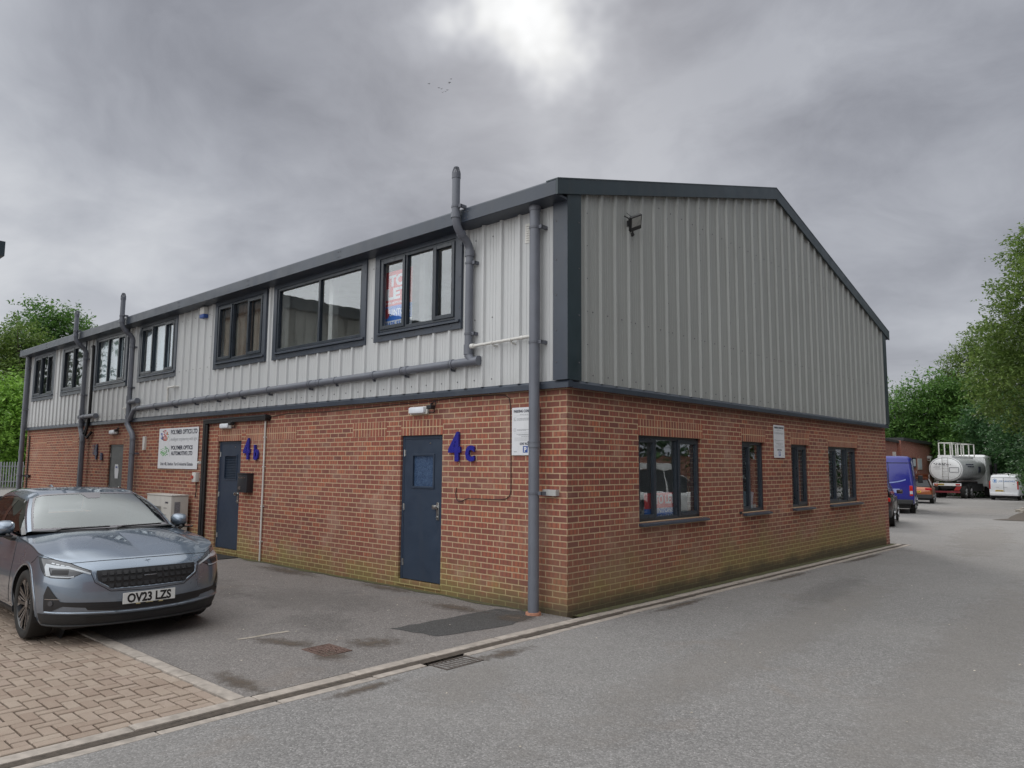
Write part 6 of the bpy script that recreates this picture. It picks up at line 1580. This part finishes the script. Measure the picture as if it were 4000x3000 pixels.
def tree(name,label,base,h,clumps,n,size,m,cat='tree',seed=1,trunk_r=.22,group=None,droop=.25):
    """clumps: (dx,dy,z,rx,ry,rz) ellipsoids relative to the base; leaves gather in small sprays near their shells"""
    rr=random.Random(seed); e=empty(name,label,cat,base,0,group)
    tot=sum((c[3]*c[4]+c[4]*c[5]+c[3]*c[5]) for c in clumps)
    V_=[];F_=[]
    for c in clumps:
        k=int(n*(c[3]*c[4]+c[4]*c[5]+c[3]*c[5])/tot/9)
        for _ in range(k):
            a=rr.gauss(0,1),rr.gauss(0,1),rr.gauss(0,1); l=math.sqrt(sum(q*q for q in a)) or 1
            rad=rr.random()**.33 if rr.random()<.35 else rr.uniform(.78,1.04)
            nz=1+.30*noise.noise((a[0]/l*2.2+seed,a[1]/l*2.2,a[2]/l*2.2+c[2]))+.16*noise.noise((a[0]/l*6+seed,a[1]/l*6,a[2]/l*6))
            cx=c[0]+a[0]/l*c[3]*rad*nz; cy=c[1]+a[1]/l*c[4]*rad*nz; cz=c[2]+a[2]/l*c[5]*rad*nz
            if cz<.15: continue
            out=Vector((a[0]/l,a[1]/l,a[2]/l*.6-droop)).normalized()
            for q in range(9):
                t=(q-1)*size*.42; px=cx+out.x*t+rr.gauss(0,size*.42); py=cy+out.y*t+rr.gauss(0,size*.42); pz=cz+out.z*t+rr.gauss(0,size*.34)
                d1=Vector((rr.gauss(0,1),rr.gauss(0,1),rr.gauss(-.15,.6))).normalized(); d2=d1.cross(Vector((rr.gauss(0,.5),rr.gauss(0,.5),1))).normalized()
                s=size*rr.uniform(.55,1.15); L_=d1*s*.55; W2=d2*s*.24; p=Vector((px,py,pz)); i=len(V_)
                V_+= [p-L_,p-L_*.1+W2+Vector((0,0,.04*s)),p+L_,p-L_*.1-W2+Vector((0,0,.04*s))]; F_.append((i,i+1,i+2,i+3))
    g=MB(); g.v=V_; g.f=F_; g.m=[0]*len(F_); obj('crown',g,m,e,weld=False)
    g=MB(); zt=max(c[2] for c in clumps)
    tp=[Vector((0,0,-.3)),Vector((.1*rr.uniform(-1,1),.1,h*.2)),Vector((.25*rr.uniform(-1,1),.2*rr.uniform(-1,1),h*.45)),Vector((.4*rr.uniform(-1,1),.3*rr.uniform(-1,1),h*.75))]
    g.tube(tp,[trunk_r*1.25,trunk_r,trunk_r*.7,trunk_r*.25],9)
    for c in clumps[:14]:
        s=tp[1].lerp(tp[3],min(.9,max(.05,(c[2]/h)*.7*rr.uniform(.6,1)))); en=Vector(c[:3]); md=(s+en)/2+Vector((rr.uniform(-.3,.3),rr.uniform(-.3,.3),-.05*h*rr.random()))
        g.tube([s,md,en,en+(en-md)*.6],[trunk_r*.45,trunk_r*.28,trunk_r*.14,trunk_r*.04],6)
        for _ in range(3):
            q=en+Vector((rr.gauss(0,c[3]*.6),rr.gauss(0,c[4]*.6),rr.gauss(0,c[5]*.5))); g.tube([md.lerp(en,.6),q],[trunk_r*.12,trunk_r*.03],5)
    obj('trunk',g,MBARK,e,weld=False)
    return e
def clump(seed,h,r,zb,n=12,top=None):
    rr=random.Random(seed); out=[]
    for k in range(n):
        a=rr.random()*2*pi; f=k/(n-1); z=zb+(h-zb)*(.12+.76*f); prof=math.sin(pi*min(1,max(.12,(z-zb)/(h-zb)*.86+.14)))**.6
        d_=r*prof*rr.uniform(.3,.72); q=r*rr.uniform(.34,.5)*(.65+.35*prof)
        out.append((d_*math.cos(a),d_*math.sin(a),z,q,q,q*rr.uniform(.7,.95)))
    return out
tree('ash_tree','tallest feathery tree at the right edge of the picture',(1.5,43.5,G(43)),15.5,clump(1,15.9,5.3,4.6,18)+[(-3.2,-1,7.0,2.0,2.0,1.7),(-3.3,-.5,9.6,1.5,1.5,1.3),(-2.7,-.6,11.6,1.3,1.3,1.1)],90000,.24,LYEL,seed=1,trunk_r=.3)
tree('ash_tree','broad yellow green tree stepping down left of the tallest tree',(-9.2,86.5,G(86)),18.4,clump(2,18.2,6.2,2.5,17)+[(-4.2,0,11.0,2.8,2.8,2.0)],60000,.33,LYEL,seed=2)
tree('sycamore_tree','airy rounded tree directly behind the low brick building',(-16.6,84,G(80)),12.6,clump(3,12.3,5.6,3.6,15),15000,.40,LGREEN,seed=3)
tree('sycamore_tree','dense green tree between the rounded tree and the ash trees',(-12.6,81,G(80)),13.0,clump(4,12.6,5.2,.8,17),30000,.36,LGREEN,seed=4)
tree('evergreen_tree','dense dark ivy covered tree behind the tanker cab',(-8.0,76,G(76)),9.5,clump(5,9.4,5.0,.1,19),42000,.30,LDARK,seed=5)
tree('evergreen_tree','dark bushy tree right behind the white van',(-3.2,69,G(67)),9.6,clump(6,9.8,4.8,.1,19),42000,.29,LDARK,seed=6)
tree('hawthorn_bush','low bright bush at the edge beside the white van',(-1.9,55.3,G(55)),3.3,clump(7,3.2,1.3,.1,8),6000,.20,LGREEN,'bush',seed=7,trunk_r=.08)
tree('sycamore_tree','green tree glimpsed just past the end of the gable',(-21.2,86,G(85)),10.6,clump(8,10.8,5.2,2.0,14),17000,.38,LGREEN,seed=8)
tree('evergreen_tree','dark ivy thicket below the tallest tree at the right edge',(1.2,54,G(54)),9.0,clump(9,8.8,4.8,.1,17),30000,.27,LDARK,seed=9)
tree('sycamore_tree','green tree right of the rubble heap, outside the right edge',(8.5,50,G(50)),11.5,clump(31,11.5,5.0,1.2,14),14000,.36,LGREEN,seed=31)
tree('evergreen_tree','dark tree at the far corner of the boundary wall',(14.5,45,G(45)),10.5,clump(32,10.5,5.2,.5,14),14000,.38,LDARK,seed=32)
# trees to the left
tree('ash_tree','big green tree rising above the far end of the roof',(-71.2,14.0,0),16.2,clump(11,16.1,5.0,3.5,18),32000,.36,LGREEN,seed=11)
tree('ash_tree','yellowish tree left of the big green tree',(-64.5,9.8,0),13.0,clump(12,12.9,4.2,2.6,13),20000,.32,LYEL,seed=12)
tree('evergreen_tree','dark tree filling the gap behind the bright bush',(-66,12.6,0),11.0,clump(13,11.2,4.8,.3,16),26000,.34,LDARK,seed=13)
tree('sycamore_bush','bright lime green bush behind the palisade fence',(-57.5,8.5,0),7.9,clump(14,7.9,3.4,.1,15),20000,.32,LBRI,'bush',seed=14,trunk_r=.12)
tree('evergreen_tree','dark tree at the left edge behind the fence',(-63,5.0,0),10.6,clump(15,10.8,3.6,.2,12),13000,.34,LDARK,seed=15)
tree('evergreen_tree','dark tree beyond the neighbouring unit, mirrored in the far windows',(-47,-6.6,0),13,clump(16,13.0,5.0,.2,13),5000,.6,LDARK,seed=16)
# trees behind the boundary wall opposite the gable
for i,(x,y,h,lab) in enumerate(((15.5,-4,10.5,'first tree over the boundary wall, nearest the camera'),(15.5,6,11.5,'second tree over the boundary wall opposite the gable'),(15.5,15,12,'third tree over the boundary wall, opposite the far gable windows'),(15.5,25,12,'fourth tree over the boundary wall, beyond the gable'))):
    tree('roadside_tree',lab,(x,y,G(y)),h,clump(20+i,h,5.4,1.0,12),15000,.38,LDARK,seed=20+i,group='trees over the boundary wall')
